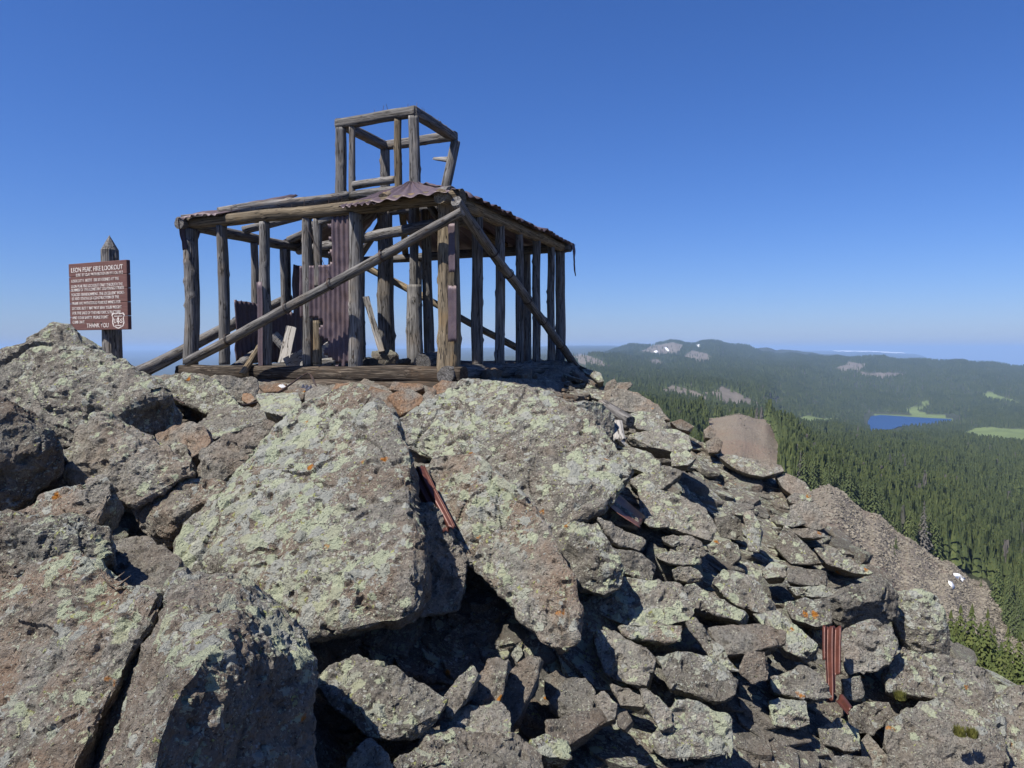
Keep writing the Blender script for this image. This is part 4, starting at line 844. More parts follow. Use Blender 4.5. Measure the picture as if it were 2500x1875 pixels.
B('grey triangular face with white streaks on the right slope', 7.1, (-0.1, -0.75, 0.65), 0.4, [(1892, 1332), (1917, 1280), (1942, 1303), (1995, 1356), (2012, 1374), (1979, 1378), (1930, 1376)], (), 0.5, 0.2, 0.6)
B('sloping slab right of the white-streaked triangular face', 6.9, (0.0, -0.7, 0.72), 0.35, [(1990, 1340), (2030, 1338), (2100, 1378), (2130, 1400), (2080, 1398), (2020, 1375)], (), 0.55, 0.2, 0.8)
B('upright narrow slab beside the black cleft in the right slope', 6.9, (-0.3, -0.85, 0.4), 0.3, [(1814, 1251), (1834, 1245), (1850, 1280), (1861, 1298), (1854, 1348), (1828, 1344)], (), 0.7, 0.2)
B('pale slab left of the black cleft', 6.6, (-0.05, -0.7, 0.7), 0.35, [(1733, 1358), (1763, 1320), (1802, 1330), (1812, 1358), (1780, 1384), (1747, 1376)], (), 0.75, 0.2)
B('shaded block above the black cleft', 7.2, (0.2, -0.9, 0.35), 0.4, [(1745, 1265), (1790, 1258), (1812, 1275), (1812, 1320), (1760, 1310)], (), 0.7, 0.05)
B('long slab with lichen dots running down the right slope centre', 5.3, (-0.02, -0.68, 0.73), 0.4, [(1738, 1424), (1765, 1390), (1832, 1404), (1838, 1442), (1890, 1471), (1909, 1499), (1850, 1495), (1798, 1478)], (), 0.7, 0.2)
B('small wedge stone above the long slab with lichen dots', 6.0, FACE, 0.3, [(1858, 1397), (1884, 1372), (1922, 1380), (1918, 1408), (1870, 1412)], (), 0.5, 0.2, 0.7)
B('ridge-like slab above the lumpy lichen-spotted boulder', 5.0, (-0.02, -0.66, 0.74), 0.35, [(1660, 1438), (1698, 1425), (1752, 1454), (1823, 1499), (1827, 1523), (1763, 1497), (1692, 1482)], (), 0.8, 0.15)
B('grey slab sloping down to the pinkish-brown undercut slab', 4.9, (-0.02, -0.62, 0.78), 0.3, [(1840, 1500), (1900, 1490), (1930, 1530), (1990, 1570), (2010, 1600), (1970, 1610), (1920, 1590), (1890, 1545)], (), 0.85, 0.1)
B('brown shattered rock on the skyline right of the cabin', 10.2, (0.0, -0.7, 0.7), 0.6, [(1467, 968), (1480, 950), (1519, 952), (1555, 959), (1604, 990), (1633, 1025), (1580, 1006), (1519, 1002)], (), 0.45, 0.5, 1.2)
B('lichen-topped boulder below the brown shattered skyline rock', 9.0, (0.0, -0.7, 0.7), 0.4, [(1532, 1012), (1574, 1003), (1617, 1018), (1633, 1045), (1602, 1057), (1555, 1046)], (), 0.85, 0.2)
B('upright leaf-shaped stone on the skyline next to the brace foot', 11.6, (0.1, -0.8, 0.5), 0.35, [(1472, 962), (1480, 935), (1500, 926), (1506, 934), (1496, 955)], (), 0.2, 0.6, 0.7)
B('flat pinkish stone propped right of the leaf-shaped one', 11.4, (0.05, -0.7, 0.7), 0.35, [(1498, 950), (1508, 934), (1540, 932), (1543, 940), (1525, 956)], (), 0.2, 0.6, 0.7)
B('pale lichened stone just right of the brace foot', 12.0, FACE, 0.35, [(1440, 915), (1452, 905), (1468, 912), (1474, 930), (1460, 934)], (), 0.85, 0.1)
B('reddish flat slab on the skyline above the red cinder hill', 9.8, (0.0, -0.65, 0.75), 0.35, [(1637, 1030), (1664, 1024), (1695, 1041), (1686, 1054), (1655, 1046)], (), 0.2, 0.7, 0.8)
B('reddish block right of the skyline slab', 9.7, (0.0, -0.8, 0.6), 0.35, [(1718, 1050), (1735, 1036), (1748, 1052), (1746, 1072), (1722, 1068)], (), 0.3, 0.5)
B('brown block on the skyline with a square face', 9.4, (-0.1, -0.85, 0.5), 0.35, [(1722, 1078), (1748, 1066), (1764, 1080), (1760, 1104), (1730, 1106)], (), 0.4, 0.5)
B('orange-tan boulder under the cabin sill', 8.0, (-0.1, -0.75, 0.65), 0.45, [(937, 977), (968, 956), (1000, 949), (1031, 966), (1031, 986), (979, 1013), (955, 997)], (), 0.1, 1.6, 0.6)
B('dark red angular rock under the sill, right of the orange boulder', 8.3, (-0.1, -0.8, 0.6), 0.4, [(1030, 980), (1045, 945), (1065, 950), (1062, 970), (1042, 990)], (), 0.0, 1.8, 0.7)
B('dark red rock under the corner post', 8.6, (-0.1, -0.8, 0.6), 0.4, [(1058, 944), (1080, 928), (1118, 934), (1122, 950), (1090, 966), (1062, 962)], (), 0.0, 1.8, 0.7)
B('long orange-brown rock pressed under the sill left of the corner post', 8.7, (-0.1, -0.8, 0.6), 0.4, [(945, 950), (962, 932), (1030, 938), (1036, 952), (1000, 958)], (), 0.15, 1.5, 0.7)
B('dark red stone under the door post', 8.7, (-0.1, -0.8, 0.6), 0.35, [(812, 952), (820, 936), (852, 936), (856, 952), (835, 958)], (), 0.0, 1.8, 0.7)
B('reddish stone left of the orange boulder', 8.3, FACE, 0.35, [(895, 965), (905, 944), (930, 950), (958, 962), (945, 978), (905, 976)], (), 0.05, 1.5, 0.7)
B('brown stone between the biggest boulder and the orange one', 7.6, FACE, 0.35, [(915, 985), (930, 972), (955, 985), (970, 1010), (960, 1026), (930, 1012)], (), 0.15, 0.9, 0.8)
B('small bright orange rock beside the shadow-faced boulder', 7.6, FACE, 0.2, [(590, 976), (592, 960), (612, 960), (624, 974), (606, 986)], (), 0.0, 2.2, 0.6)
B('orange-brown flat stone under the left half of the sill', 8.6, FACE, 0.3, [(630, 944), (650, 932), (700, 938), (690, 955), (645, 958)], (), 0.05, 1.5, 0.7)
B('tan flat stone in front of the scrap of bright metal', 7.9, TOP, 0.3, [(680, 965), (710, 945), (745, 950), (740, 972), (700, 978)], (), 0.2, 1.0, 0.7)

# ------------------------------------------------------------------ ground under the rocks
CAB_N = np.array([-0.83, 9.8]); CAB_L = np.array([-5.12, 11.78]); CAB_R = np.array([0.944, 14.4]); CAB_B = CAB_L + CAB_R - CAB_N
SIL = [(1440, 915, 12.6), (1560, 975, 11.2), (1700, 1050, 10.4), (1800, 1118, 9.7), (1920, 1165, 9.1), (2000, 1240, 8.3), (2080, 1330, 7.7), (2150, 1410, 7.1), (2230, 1450, 6.7), (2320, 1590, 6.3), (2430, 1650, 6.0), (2510, 1700, 5.8)]
ctrl = [c for c in CTRL]
for u, v, Y in SIL:
    p = at(u, v, Y) - Vector((0, 0, 0.1)); ctrl.append(tuple(p))
    q = p + Vector((1.3, 0.9, -1.5)); ctrl.append(tuple(q))
    q = p + Vector((2.8, 2.2, -3.6)); ctrl.append(tuple(q))
for i in np.linspace(-0.12, 1.12, 4):
    for j in np.linspace(-0.1, 1.1, 4):
        q = CAB_N + i * (CAB_L - CAB_N) + j * (CAB_R - CAB_N); ctrl.append((q[0], q[1], -0.47))
for p in ((-5.0, 9.6, -0.45), (-6.5, 10.5, -0.7), (-6.5, 8, -0.7), (-7.5, 6, -0.9), (-7, 4, -1.2), (-4, 3.2, -1.25), (-5, 2, -1.5), (0, 1.6, -1.75), (-2, 1.4, -1.6), (2.5, 2.0, -2.5), (1, 2.6, -1.9), (4.5, 3.5, -3.6), (5, 2, -4.0),
          (-9, 10, -2.2), (-9, 15, -3.2), (-4, 19, -2.2), (-7.5, 17, -3), (0, 18.5, -1.8), (2.5, 17.5, -2.6), (4.5, 15, -3.6), (-2, 7.6, -0.62), (-3.3, 7.9, -0.55)):
    ctrl.append(p)
ctrl = np.array(ctrl)
def tps(r2): return 0.5 * r2 * np.log(np.maximum(r2, 1e-9))
_n = len(ctrl); _K = tps(((ctrl[:, None, :2] - ctrl[None, :, :2]) ** 2).sum(2)) + np.eye(_n) * 0.25
_A = np.zeros((_n + 3, _n + 3)); _A[:_n, :_n] = _K; _A[:_n, _n] = 1; _A[:_n, _n + 1:] = ctrl[:, :2]; _A[_n, :_n] = 1; _A[_n + 1:, :_n] = ctrl[:, :2].T
_w = np.linalg.solve(_A, np.concatenate([ctrl[:, 2], np.zeros(3)]))
def mound(x, y):
    q = np.stack([x, y], 1); out = np.empty(len(x))
    for i in range(0, len(x), 20000):
        b = q[i:i + 20000]; out[i:i + 20000] = tps(((b[:, None] - ctrl[None, :, :2]) ** 2).sum(2)) @ _w[:_n] + _w[_n] + b @ _w[_n + 1:]
    ed = np.minimum.reduce([x + 10.5, 9.5 - x, y - 0.2, 21.5 - y])
    t = smooth(0.0, 2.2, ed)
    return np.clip(out, -9, 0.3) * t + (1 - t) * -9.5
def mound_hit(u, v):
    d = ray(u, v); Y = np.linspace(1.6, 17, 64)
    z = mound(d.x / d.y * Y, Y); k = np.nonzero(z > d.z / d.y * Y)[0]
    if not len(k): return None
    if k[0] == 0: return Y[0]
    Y = np.linspace(Y[k[0] - 1], Y[k[0]], 10); z = mound(d.x / d.y * Y, Y); k = np.nonzero(z > d.z / d.y * Y)[0]
    return Y[k[0]]
gx, gy = np.meshgrid(np.linspace(-10.5, 9.5, 280), np.linspace(0.2, 21.5, 300))
gx, gy = gx.ravel(), gy.ravel(); gz = mound(gx, gy)
pp = np.stack([gx, gy, gz], 1)
gz = gz + 0.05 * fbm(pp * 2.2, 3) + 0.06 * ridged(pp * 5.0, 2) - 0.07
ii = np.arange(299 * 280); ii = ii[ii % 280 != 279]
me = mesh_np('rocky_ground', np.stack([gx, gy, gz], 1), np.stack([ii, ii + 1, ii + 281, ii + 280], 1), M_ROCK, False)
o = link('rocky_ground', me); tag(o, kind='structure'); o['lichen'] = 0.25; o['red'] = 0.4

# ------------------------------------------------------------------ loose talus
REGION = [(-30, 1000), (420, 960), (640, 940), (1000, 945), (1120, 955), (1430, 905), (1500, 950), (1560, 965), (1640, 1030), (1730, 1065), (1790, 1112), (1910, 1150), (1990, 1220), (2040, 1270), (2100, 1345), (2170, 1420), (2200, 1450), (2320, 1590), (2430, 1655), (2530, 1700), (2530, 1900), (-30, 1900)]
def proto_rock(a, b, c, level, seed, rough=1.0, chips=5):
    g = np.random.RandomState(seed); pts = []
    n = g.randint(5, 8)
    for zc in (-1, 1):
        a0 = g.uniform(0, 6.28)
        for k in range(n):
            an = a0 + 6.283 * (k + g.uniform(-0.3, 0.3)) / n; rr = g.uniform(0.72, 1.0) * (1.0 if zc > 0 else g.uniform(0.75, 1.02))
            pts.append((a * rr * math.cos(an), b * rr * math.sin(an), zc * c * g.uniform(0.55, 1.0)))
    return rock_mesh(pts, level, seed, rough, chips=chips, bed=(0.05, 0.05, 1))
SHAPES = [(1.0, 0.72, 0.24), (1.0, 0.6, 0.16), (1.0, 0.8, 0.32), (1.0, 0.55, 0.26), (1.0, 0.9, 0.19), (1.0, 0.66, 0.4)]
P_MID = []
for k in range(18):
    sh = SHAPES[k % 6]
    v_, f_ = proto_rock(*sh, 0.085, 400 + k, 0.8)
    P_MID.append(mesh_np('rock', v_, f_, M_ROCK, False))
P_LOW = [proto_rock(*SHAPES[k % 6], 0.42, 700 + k, 0.45, 2) for k in range(16)]
# ground normal by differences
def mound_n(x, y):
    e = 0.25; z = mound(np.array([x + e, x - e, x, x]), np.array([y, y, y + e, y - e]))
    return Vector((-(z[0] - z[1]) / (2 * e), -(z[2] - z[3]) / (2 * e), 1)).normalized()
g2 = random.Random(21)
placed = []
def free_spot(u, v, rpx, tight):
    for (a, b, r) in placed:
        if abs(a - u) < (r + rpx) * tight and abs(b - v) < (r + rpx) * tight * 0.62: return False
    return True
HB = [(min(p[0] for p in q), max(p[0] for p in q), min(p[1] for p in q), max(p[1] for p in q), q) for q in HERO]
def in_hero(u, v):
    for x0, x1, y0, y1, q in HB:
        if x0 < u < x1 and y0 < v < y1 and in_poly(q, u, v): return True
    return False
import re
def short(lab):
    q = re.split(r'(?:,| (?:under|right|left|below|behind|beside|between|in|on|cut|above|resting|rising|pointing|lying|against|filling|standing|running|sloping|jutting|leaning|wedged|tucked|hanging|pressed|next|just|at|of the|with|rising) )', lab)[0]
    return q if len(q.split()) >= 3 else lab
HC = [(sum(p[0] for p in q) / len(q), sum(p[1] for p in q) / len(q)) for q in HERO]
USED = set()
def own_label(u, v, r, li, rd, kind):
    size = 'large' if r > 0.27 else 'mid-sized' if r > 0.18 else 'small'
    tone = 'brown' if rd > 0.6 else 'lichen-spotted' if li > 0.6 else 'grey'
    near = sorted(range(len(HC)), key=lambda k: (HC[k][0] - u) ** 2 + (HC[k][1] - v) ** 2)[:5]
    for k in near:
        dx, dy = u - HC[k][0], v - HC[k][1]
        way = ('right of' if dx > 0 else 'left of') if abs(dx) > abs(dy) else ('below' if dy > 0 else 'above')
        t = '%s %s %s just %s the %s' % (size, tone, kind, way, short(HNAME[k]))
        if t not in USED and len(t.split()) <= 16: USED.add(t); return t
    return None
def zone(u, v):
    if v < 1010 and u < 1450: return 'brown stone among the rubble below the cabin sill', 'stones below the sill', 0.2, 1.1
    if u < 700: return 'loose stone lodged between the left boulders', 'loose stones among the left boulders', 0.5, 0.4
    if u < 1420 and v > 1450: return 'loose brown stone in the rubble at the bottom middle', 'rubble at the bottom middle', 0.4, 0.35
    if u < 1420: return 'small stone lodged between the two largest boulders', 'stones between the largest boulders', 0.6, 0.4
    if v < 1240 and u > 1450: return 'brown-grey slab in the upper part of the right talus slope', 'slabs of the upper right slope', 0.6, 0.4
    if u > 2050: return 'grey stone between the blocks of the lower right corner', 'stones of the lower right corner', 0.75, 0.2
    return 'grey lichen-spotted slab in the middle of the right talus slope', 'slabs of the middle right slope', 0.8, 0.12
count = 0
for size, want, tight in ((0.31, 50, 0.6), (0.22, 95, 0.45), (0.15, 40, 0.45)):
    n = 0; tries = 0
    while n < want and tries < 9000:
        tries += 1
        if g2.random() < 0.8: u = g2.uniform(1380, 2520); v = g2.uniform(905, 1890)
        else: u = g2.uniform(-20, 1500); v = g2.uniform(950, 1890)
        if not in_poly(REGION, u, v) or in_hero(u, v): continue
        Y = mound_hit(u, v)
        if Y is None or Y > 14: continue
        r = size * g2.uniform(0.75, 1.3)
        if u < 1420 and v < 1500: r *= 0.6
        rpx = r / Y * F
        if not free_spot(u, v, rpx, tight): continue
        placed.append((u, v, rpx)); n += 1
        p = at(u, v, Y); nn = mound_n(p.x, p.y)
        lab, grp, li, rd = zone(u, v)
        o = link('rock', g2.choice(P_MID), loc=p + nn * r * 0.02)
        ax = (nn + Vector((g2.uniform(-0.25, 0.25), g2.uniform(-0.35, 0.15), g2.uniform(0, 0.5)))).normalized()
        q = ax.to_track_quat('Z', 'Y') @ Matrix.Rotation(g2.uniform(0, 6.28), 3, 'Z').to_quaternion()
        o.rotation_mode = 'QUATERNION'; o.rotation_quaternion = q
        o.scale = (r, r * g2.uniform(0.8, 1.1), r * g2.uniform(0.8, 1.25))
        o['lichen'] = li + g2.uniform(-0.25, 0.25); o['red'] = max(0.0, rd + g2.uniform(-0.3, 0.4))
        tag(o, own_label(u, v, r, o['lichen'], o['red'], 'slab' if 'slab' in lab else 'stone') or lab, 'rock', grp); count += 1
P_THIN = [proto_rock(1.0, 0.7 + 0.06 * (k % 4), 0.13 + 0.03 * (k % 5), 0.40, 900 + k, 0.6, 3) for k in range(12)]
# rubble, too small and too many to count
VV = []; FF = []; off = 0
for k in range(11000):
    if g2.random() < 0.7: u = g2.uniform(1380, 2520); v = g2.uniform(905, 1890)
    else: u = g2.uniform(-20, 1500); v = g2.uniform(950, 1890)
    if not in_poly(REGION, u, v): continue
    if in_hero(u, v) or (u < 760 and g2.random() < 0.85): continue
    Y = mound_hit(u, v)
    if Y is None or Y > 15: continue
    p = at(u, v, Y); r = g2.choice((0.05, 0.06, 0.075, 0.09, 0.11, 0.14)) * g2.uniform(0.7, 1.25)
    vs, fs = P_LOW[g2.randrange(16)]
    thin = u > 1400 and g2.random() < 0.6
    if thin: vs, fs = P_THIN[g2.randrange(12)]; r = g2.uniform(0.12, 0.25)
    nn = mound_n(p.x, p.y); ax = (nn + Vector((g2.uniform(-0.25, 0.25), g2.uniform(-0.3, 0.2), 0.4) if thin else (g2.uniform(-0.6, 0.6), g2.uniform(-0.6, 0.6), 0.2))).normalized()
    R = np.array((ax.to_track_quat('Z', 'Y') @ Matrix.Rotation(g2.uniform(0, 6.28), 3, 'Z').to_quaternion()).to_matrix()) * r
    VV.append(vs @ R.T + np.array(p + nn * r * g2.uniform(-0.3, 0.35))); FF.append(fs + off); off += len(vs)
me = mesh_np('rubble', np.concatenate(VV), np.concatenate(FF), M_ROCK, False)
o = link('rubble', me); tag(o, 'broken stone rubble filling the gaps between boulders', kind='stuff'); o['lichen'] = 0.65; o['red'] = 0.3
# tufts of grass in the cracks at the lower right
M_GRASS = NT('mossy_grass'); M_GRASS.bsdf(M_GRASS.mix(M_GRASS.noise(M_GRASS.n('NewGeometry').outputs['Position'], 30, 3), (0.06, 0.07, 0.015), (0.13, 0.12, 0.025)), 0.8); M_GRASS = M_GRASS.m
for (u, v, Y, w_, lab) in ((2344, 1782, 4.35, 0.035, 'left yellow-green tuft growing on the big pale corner block'), (2374, 1786, 4.35, 0.03, 'right yellow-green tuft growing on the big pale corner block'), (2198, 1695, 4.75, 0.035, 'small green tuft in the crack above the big pale corner block')):
    p = at(u, v, Y); V = []; F_ = []
    for k in range(260):
        a = g2.uniform(0, 6.28); rr = w_ * math.sqrt(g2.random()); b = Vector((rr * math.cos(a), rr * math.sin(a), -0.03)); h = g2.uniform(0.035, 0.055); t = b + Vector((g2.uniform(-0.02, 0.02), g2.uniform(-0.02, 0.02), h))
        d = Vector((math.cos(a + 1.3), math.sin(a + 1.3), 0)) * 0.004; i = len(V); V += [b - d, b + d, t]; F_.append((i, i + 1, i + 2))
    tag(link('grass_tuft', mesh_np('grass_tuft', V, F_, M_GRASS, False), loc=p), lab, 'grass')
print('heroes', len(HERO), 'mid', count, 'rubble', len(VV))
# ------------------------------------------------------------------ fire lookout cabin
A_ = Vector((*(CAB_L - CAB_N), 0)); B_ = Vector((*(CAB_R - CAB_N), 0)); AH = A_.normalized(); BH = B_.normalized()
N0 = Vector((*CAB_N, 0)); L0 = Vector((*CAB_L, 0)); R0 = Vector((*CAB_R, 0)); K0 = Vector((*CAB_B, 0))
ZS, ZP = -0.24, 1.90            # top of sill, underside of wall plate
CABIN = empty('fire_lookout_cabin', (N0.x, N0.y, -0.5))
tag(CABIN, 'ruined open-framed log fire lookout cabin with a small rooftop cupola', 'cabin')
def on_line(P, Q, u, z=0.8):
    """ground point of wall P-Q seen at picture column u"""
    lo, hi = -0.3, 1.3
    f = lambda t: proj(P.lerp(Q, t) + Vector((0, 0, z)))[0] - u
    a, b = f(lo), f(hi)
    for _ in range(50):
        m_ = (lo + hi) / 2; c = f(m_)
        if (c > 0) == (a > 0): lo, a = m_, c
        else: hi = m_
    return P.lerp(Q, (lo + hi) / 2)
def log_mesh(L, r0, r1, seed, square=0.0, bend=0.0, knots=6, sides=16, ragged=(0, 0), name='log'):
    g = np.random.RandomState(seed % 99991)
    nr = max(8, int(L / 0.045)); nr = min(nr, 140)
    z = np.linspace(0, L, nr); th = np.linspace(0, 2 * np.pi, sides, endpoint=False)
    Z, T = np.meshgrid(z, th, indexing='ij')
    r = r0 + (r1 - r0) * Z / L
    c, s_ = np.cos(T), np.sin(T)
    pw = 2 + square * 6
    sq = (np.abs(c) ** pw + np.abs(s_) ** pw) ** (-1 / pw)
    r = r * sq
    o = g.uniform(-40, 40, 3)
    pn = np.stack([c.ravel() * r0 * 6, s_.ravel() * r0 * 6, Z.ravel() * 1.3], 1)
    r = r * (1 + 0.07 * fbm(pn + o, 2).reshape(r.shape) + 0.05 * perlin(np.stack([c.ravel() * 3, s_.ravel() * 3, Z.ravel() * 0.5], 1) + o).reshape(r.shape))
    for _ in range(int(knots)):
        zk, tk = g.uniform(0.05, 0.95) * L, g.uniform(0, 6.28); dt = (T - tk + np.pi) % (2 * np.pi) - np.pi
        r = r + r0 * g.uniform(0.10, 0.3) * np.exp(-((Z - zk) / (0.35 * r0)) ** 2 - (dt * 1.0 / 0.38) ** 2)
    ck = g.uniform(0, 6.28)                        # one long drying check
    dt = (T - ck - 0.15 * np.sin(Z * 1.1 + o[0]) + np.pi) % (2 * np.pi) - np.pi
    r = r - r0 * 0.16 * np.exp(-(dt / 0.16) ** 2) * (0.6 + 0.4 * np.sin(Z * 2 + o[1]))
    bx = bend * np.sin(np.pi * Z / L) + 0.25 * r0 * perlin(np.stack([Z.ravel() * 0.9, 0 * Z.ravel(), 0 * Z.ravel()], 1) + o).reshape(r.shape)
    by = 0.25 * r0 * perlin(np.stack([Z.ravel() * 0.9, 0 * Z.ravel() + 7, 0 * Z.ravel()], 1) + o).reshape(r.shape)
    z2 = Z.copy()
    for e, am in ((0, ragged[0]), (-1, ragged[1])):
        if am: z2[e, :] += (1 if e == 0 else -1) * np.abs(g.normal(size=sides)) * am
    V = np.stack([r * c + bx, r * s_ + by, z2], 2).reshape(-1, 3)
    F_ = []
    i = np.arange((nr - 1) * sides); row, k = i // sides, i % sides
    q = np.stack([row * sides + k, row * sides + (k + 1) % sides, (row + 1) * sides + (k + 1) % sides, (row + 1) * sides + k], 1)
    me = bpy.data.meshes.new(name)
    faces = [tuple(x) for x in q] + [tuple(range(sides - 1, -1, -1)), tuple((nr - 1) * sides + j for j in range(sides))]
    me.from_pydata([tuple(v) for v in V], [], faces)
    sm = np.full(len(faces), True); sm[-2:] = False
    me.polygons.foreach_set('use_smooth', sm); me.update()
    return me
_ls = [100]
def log(name, p, q, r0, r1=None, mat=None, parent=CABIN, square=0.0, bend=0.0, knots=6, spin=None, ragged=(0, 0), sides=16):
    _ls[0] += 37
    p = Vector(p); q = Vector(q); r1 = r0 * 0.9 if r1 is None else r1
    me = log_mesh((q - p).length, r0, r1, _ls[0], square, bend, knots, sides, ragged, name)
    me.materials.append(mat or M_WOOD)
    o = bpy.data.objects.new(name, me); COL.objects.link(o)
    rot = (q - p).to_track_quat('Z', 'Y')
    if spin is not None: rot = rot @ Matrix.Rotation(spin, 3, 'Z').to_quaternion()
    o.rotation_mode = 'QUATERNION'; o.rotation_quaternion = rot
    if parent is not None:
        o.parent = parent; o.location = p - parent.location
    else: o.location = p
    return o
def ring(parent_log, t, r, turns=2):
    """turns of wire round a log at fraction t of its length"""
    L = max(v.co.z for v in parent_log.data.vertices); z = L * t; V = []; F_ = []; n = 20
    for w_ in range(turns):
        for k in range(n):
            a = 6.283 * k / n
            for e in range(4):
                b = 1.571 * e
                V.append(((r + 0.006 * math.cos(b)) * math.cos(a), (r + 0.006 * math.cos(b)) * math.sin(a), z + 0.006 * math.sin(b) + w_ * 0.016 + 0.01 * math.sin(a)))
        o_ = w_ * n * 4
        for k in range(n):
            for e in range(4):
                F_.append((o_ + k * 4 + e, o_ + ((k + 1) % n) * 4 + e, o_ + ((k + 1) % n) * 4 + (e + 1) % 4, o_ + k * 4 + (e + 1) % 4))
    link('wire_wrap', mesh_np('wire_wrap', V, F_, M_WIRE), parent_log)
def nails(beam, n, r, t0=0.05, t1=0.95):
    L = max(v.co.z for v in beam.data.vertices)
    inv = beam.rotation_quaternion.inverted()
    for k in range(n):
        t = t0 + (t1 - t0) * (k + rnd.uniform(0.1, 0.9)) / n
        h = rnd.uniform(0.03, 0.10); w_ = 0.0035
        up = inv @ Vector((rnd.uniform(-0.25, 0.25), rnd.uniform(-0.25, 0.25), 1)).normalized()
        base = Vector((0, 0, L * t)) + up * r * 0.8; x = up.orthogonal().normalized(); y = up.cross(x)
        V = [base + x * w_, base + y * w_, base - x * w_, base - y * w_]; V += [v + up * (h + r * 0.25) for v in V]
        link('nail', mesh_np('nail', V, [(0, 1, 5, 4), (1, 2, 6, 5), (2, 3, 7, 6), (3, 0, 4, 7), (4, 5, 6, 7)], M_WIRE, False), beam)
def sheet(name, c00, c10, c11, c01, waves, amp, mat, parent=CABIN, keep=None, nu=None, nv=14, crumple=0.012, seed=1, thick=0.004):
    """corrugated iron: corners in order, corrugations run from the c00-c10 edge to the c01-c11 edge"""
    c00, c10, c11, c01 = [Vector(c) for c in (c00, c10, c11, c01)]
    org = c00.copy(); nu = nu or max(8, int(waves * 8)); nrm = (c10 - c00).cross(c01 - c00).normalized()
    U, Vv = np.meshgrid(np.linspace(0, 1, nu + 1), np.linspace(0, 1, nv + 1)); u = U.ravel(); v = Vv.ravel()
    C = [np.array(c - org) for c in (c00, c10, c11, c01)]
    P_ = (C[0][None] * ((1 - u) * (1 - v))[:, None] + C[1][None] * (u * (1 - v))[:, None] + C[2][None] * (u * v)[:, None] + C[3][None] * ((1 - u) * v)[:, None])
    h = amp * np.sin(2 * np.pi * waves * u) + crumple * fbm(P_ * 2.5 + seed * 3.7, 3)
    P_ = P_ + np.array(nrm)[None] * h[:, None]
    # ragged edges
    P_ = P_ + (np.array(c01 - c00) / max((c01 - c00).length, 0.01))[None] * (np.where((v == 0) | (v == 1), 1, 0) * 0.02 * fbm(np.stack([u * 14, v * 3, u * 0], 1) + seed, 2))[:, None]
    F_ = []
    for j in range(nv):
        for i in range(nu):
            if keep is None or keep((i + 0.5) / nu, (j + 0.5) / nv): F_.append((j * (nu + 1) + i, j * (nu + 1) + i + 1, (j + 1) * (nu + 1) + i + 1, (j + 1) * (nu + 1) + i))
    me = bpy.data.meshes.new(name); me.from_pydata([tuple(p) for p in P_], [], F_)
    bm = bmesh.new(); bm.from_mesh(me); bmesh.ops.delete(bm, geom=[x for x in bm.verts if not x.link_faces], context='VERTS')
    bmesh.ops.solidify(bm, geom=bm.faces[:], thickness=thick); bm.to_mesh(me); bm.free()
    me.polygons.foreach_set('use_smooth', np.full(len(me.polygons), True)); me.materials.append(mat); me.update()
    o = bpy.data.objects.new(name, me); COL.objects.link(o)
    if parent is not None: o.parent = parent; o.location = org - parent.location
    else: o.location = org
    return o
def up(p, z): return Vector((p.x, p.y, z))
OUTF = -BH                      # outward from the front (left-hand) wall
OUTR = -AH                      # outward from the right-hand wall

# sills and foundation
log('sill_log', up(N0 - AH * 0.25, ZS - 0.10) + OUTF * 0.06, up(L0 + AH * 0.2, ZS - 0.12) + OUTF * 0.06, 0.115, 0.105, M_SILL, knots=14, square=0.3)
log('sill_log', up(N0 - AH * 0.1, ZS - 0.29) + OUTF * 0.13, up(L0 + AH * 0.1, ZS - 0.30) + OUTF * 0.12, 0.105, 0.10, M_SILL, knots=12)
log('sill_log', up(N0 - BH * 0.25, ZS - 0.09) + OUTR * 0.05, up(R0 + BH * 0.3, ZS - 0.10) + OUTR * 0.05, 0.12, 0.11, M_WOOD, knots=10)
log('sill_log', up(L0, ZS - 0.14), up(K0, ZS - 0.1), 0.10, 0.10, M_WOOD)
log('sill_log', up(R0, ZS - 0.10), up(K0, ZS - 0.1), 0.11, 0.10, M_WOOD)
# corner posts
corner = log('corner_post', up(N0, ZS - 0.12), up(N0, ZP + 0.05), 0.15, 0.135, M_BROWN, square=0.25, knots=9)
log('corner_post', up(L0, ZS), up(on_line(N0, L0, 466, 1.6), ZP), 0.118, 0.11, knots=14)
log('corner_post', up(R0, ZS), up(R0, ZP), 0.098, 0.092, knots=8)
log('corner_post', up(K0, ZS), up(K0, ZP), 0.095, 0.09)
# wall posts, front wall then right wall then the two back walls
for u, r, z0, z1, mt in ((545, 0.088, ZS, ZP, M_WOOD), (648, 0.086, ZS, ZP, M_WOOD), (868, 0.096, ZS - 0.2, ZP, M_WOOD), (751, 0.072, ZS, ZP, M_WOOD)):
    p = on_line(N0, L0, u); log('wall_post', up(p, z0), up(p, z1), r, r * 0.93, mt, knots=12, square=0.3 if u > 700 else 0.0)
p = on_line(N0, L0, 776, 1.4); log('wall_post_stub', up(p, 0.88), up(p, ZP - 0.03), 0.055, 0.06, square=0.5, ragged=(0.05, 0))
p = on_line(N0, L0, 774, 0.2); log('wall_post_stub', up(p, ZS + 0.02), up(p, 0.42), 0.06, 0.06, M_BROWN, square=0.4, ragged=(0, 0.03))
p = on_line(N0, L0, 800, 1.7); q = on_line(N0, L0, 766, 1.7); log('window_header', up(q, ZP - 0.1), up(on_line(N0, L0, 815, 1.7), ZP - 0.02), 0.045, 0.045, square=0.4)
for u, r in ((1166, 0.084), (1220, 0.08), (1268, 0.070), (1310, 0.076), (1345, 0.074)):
    p = on_line(N0, R0, u); log('wall_post', up(p, ZS), up(p, ZP + 0.02), r, r * 0.9, M_WOOD, knots=8)
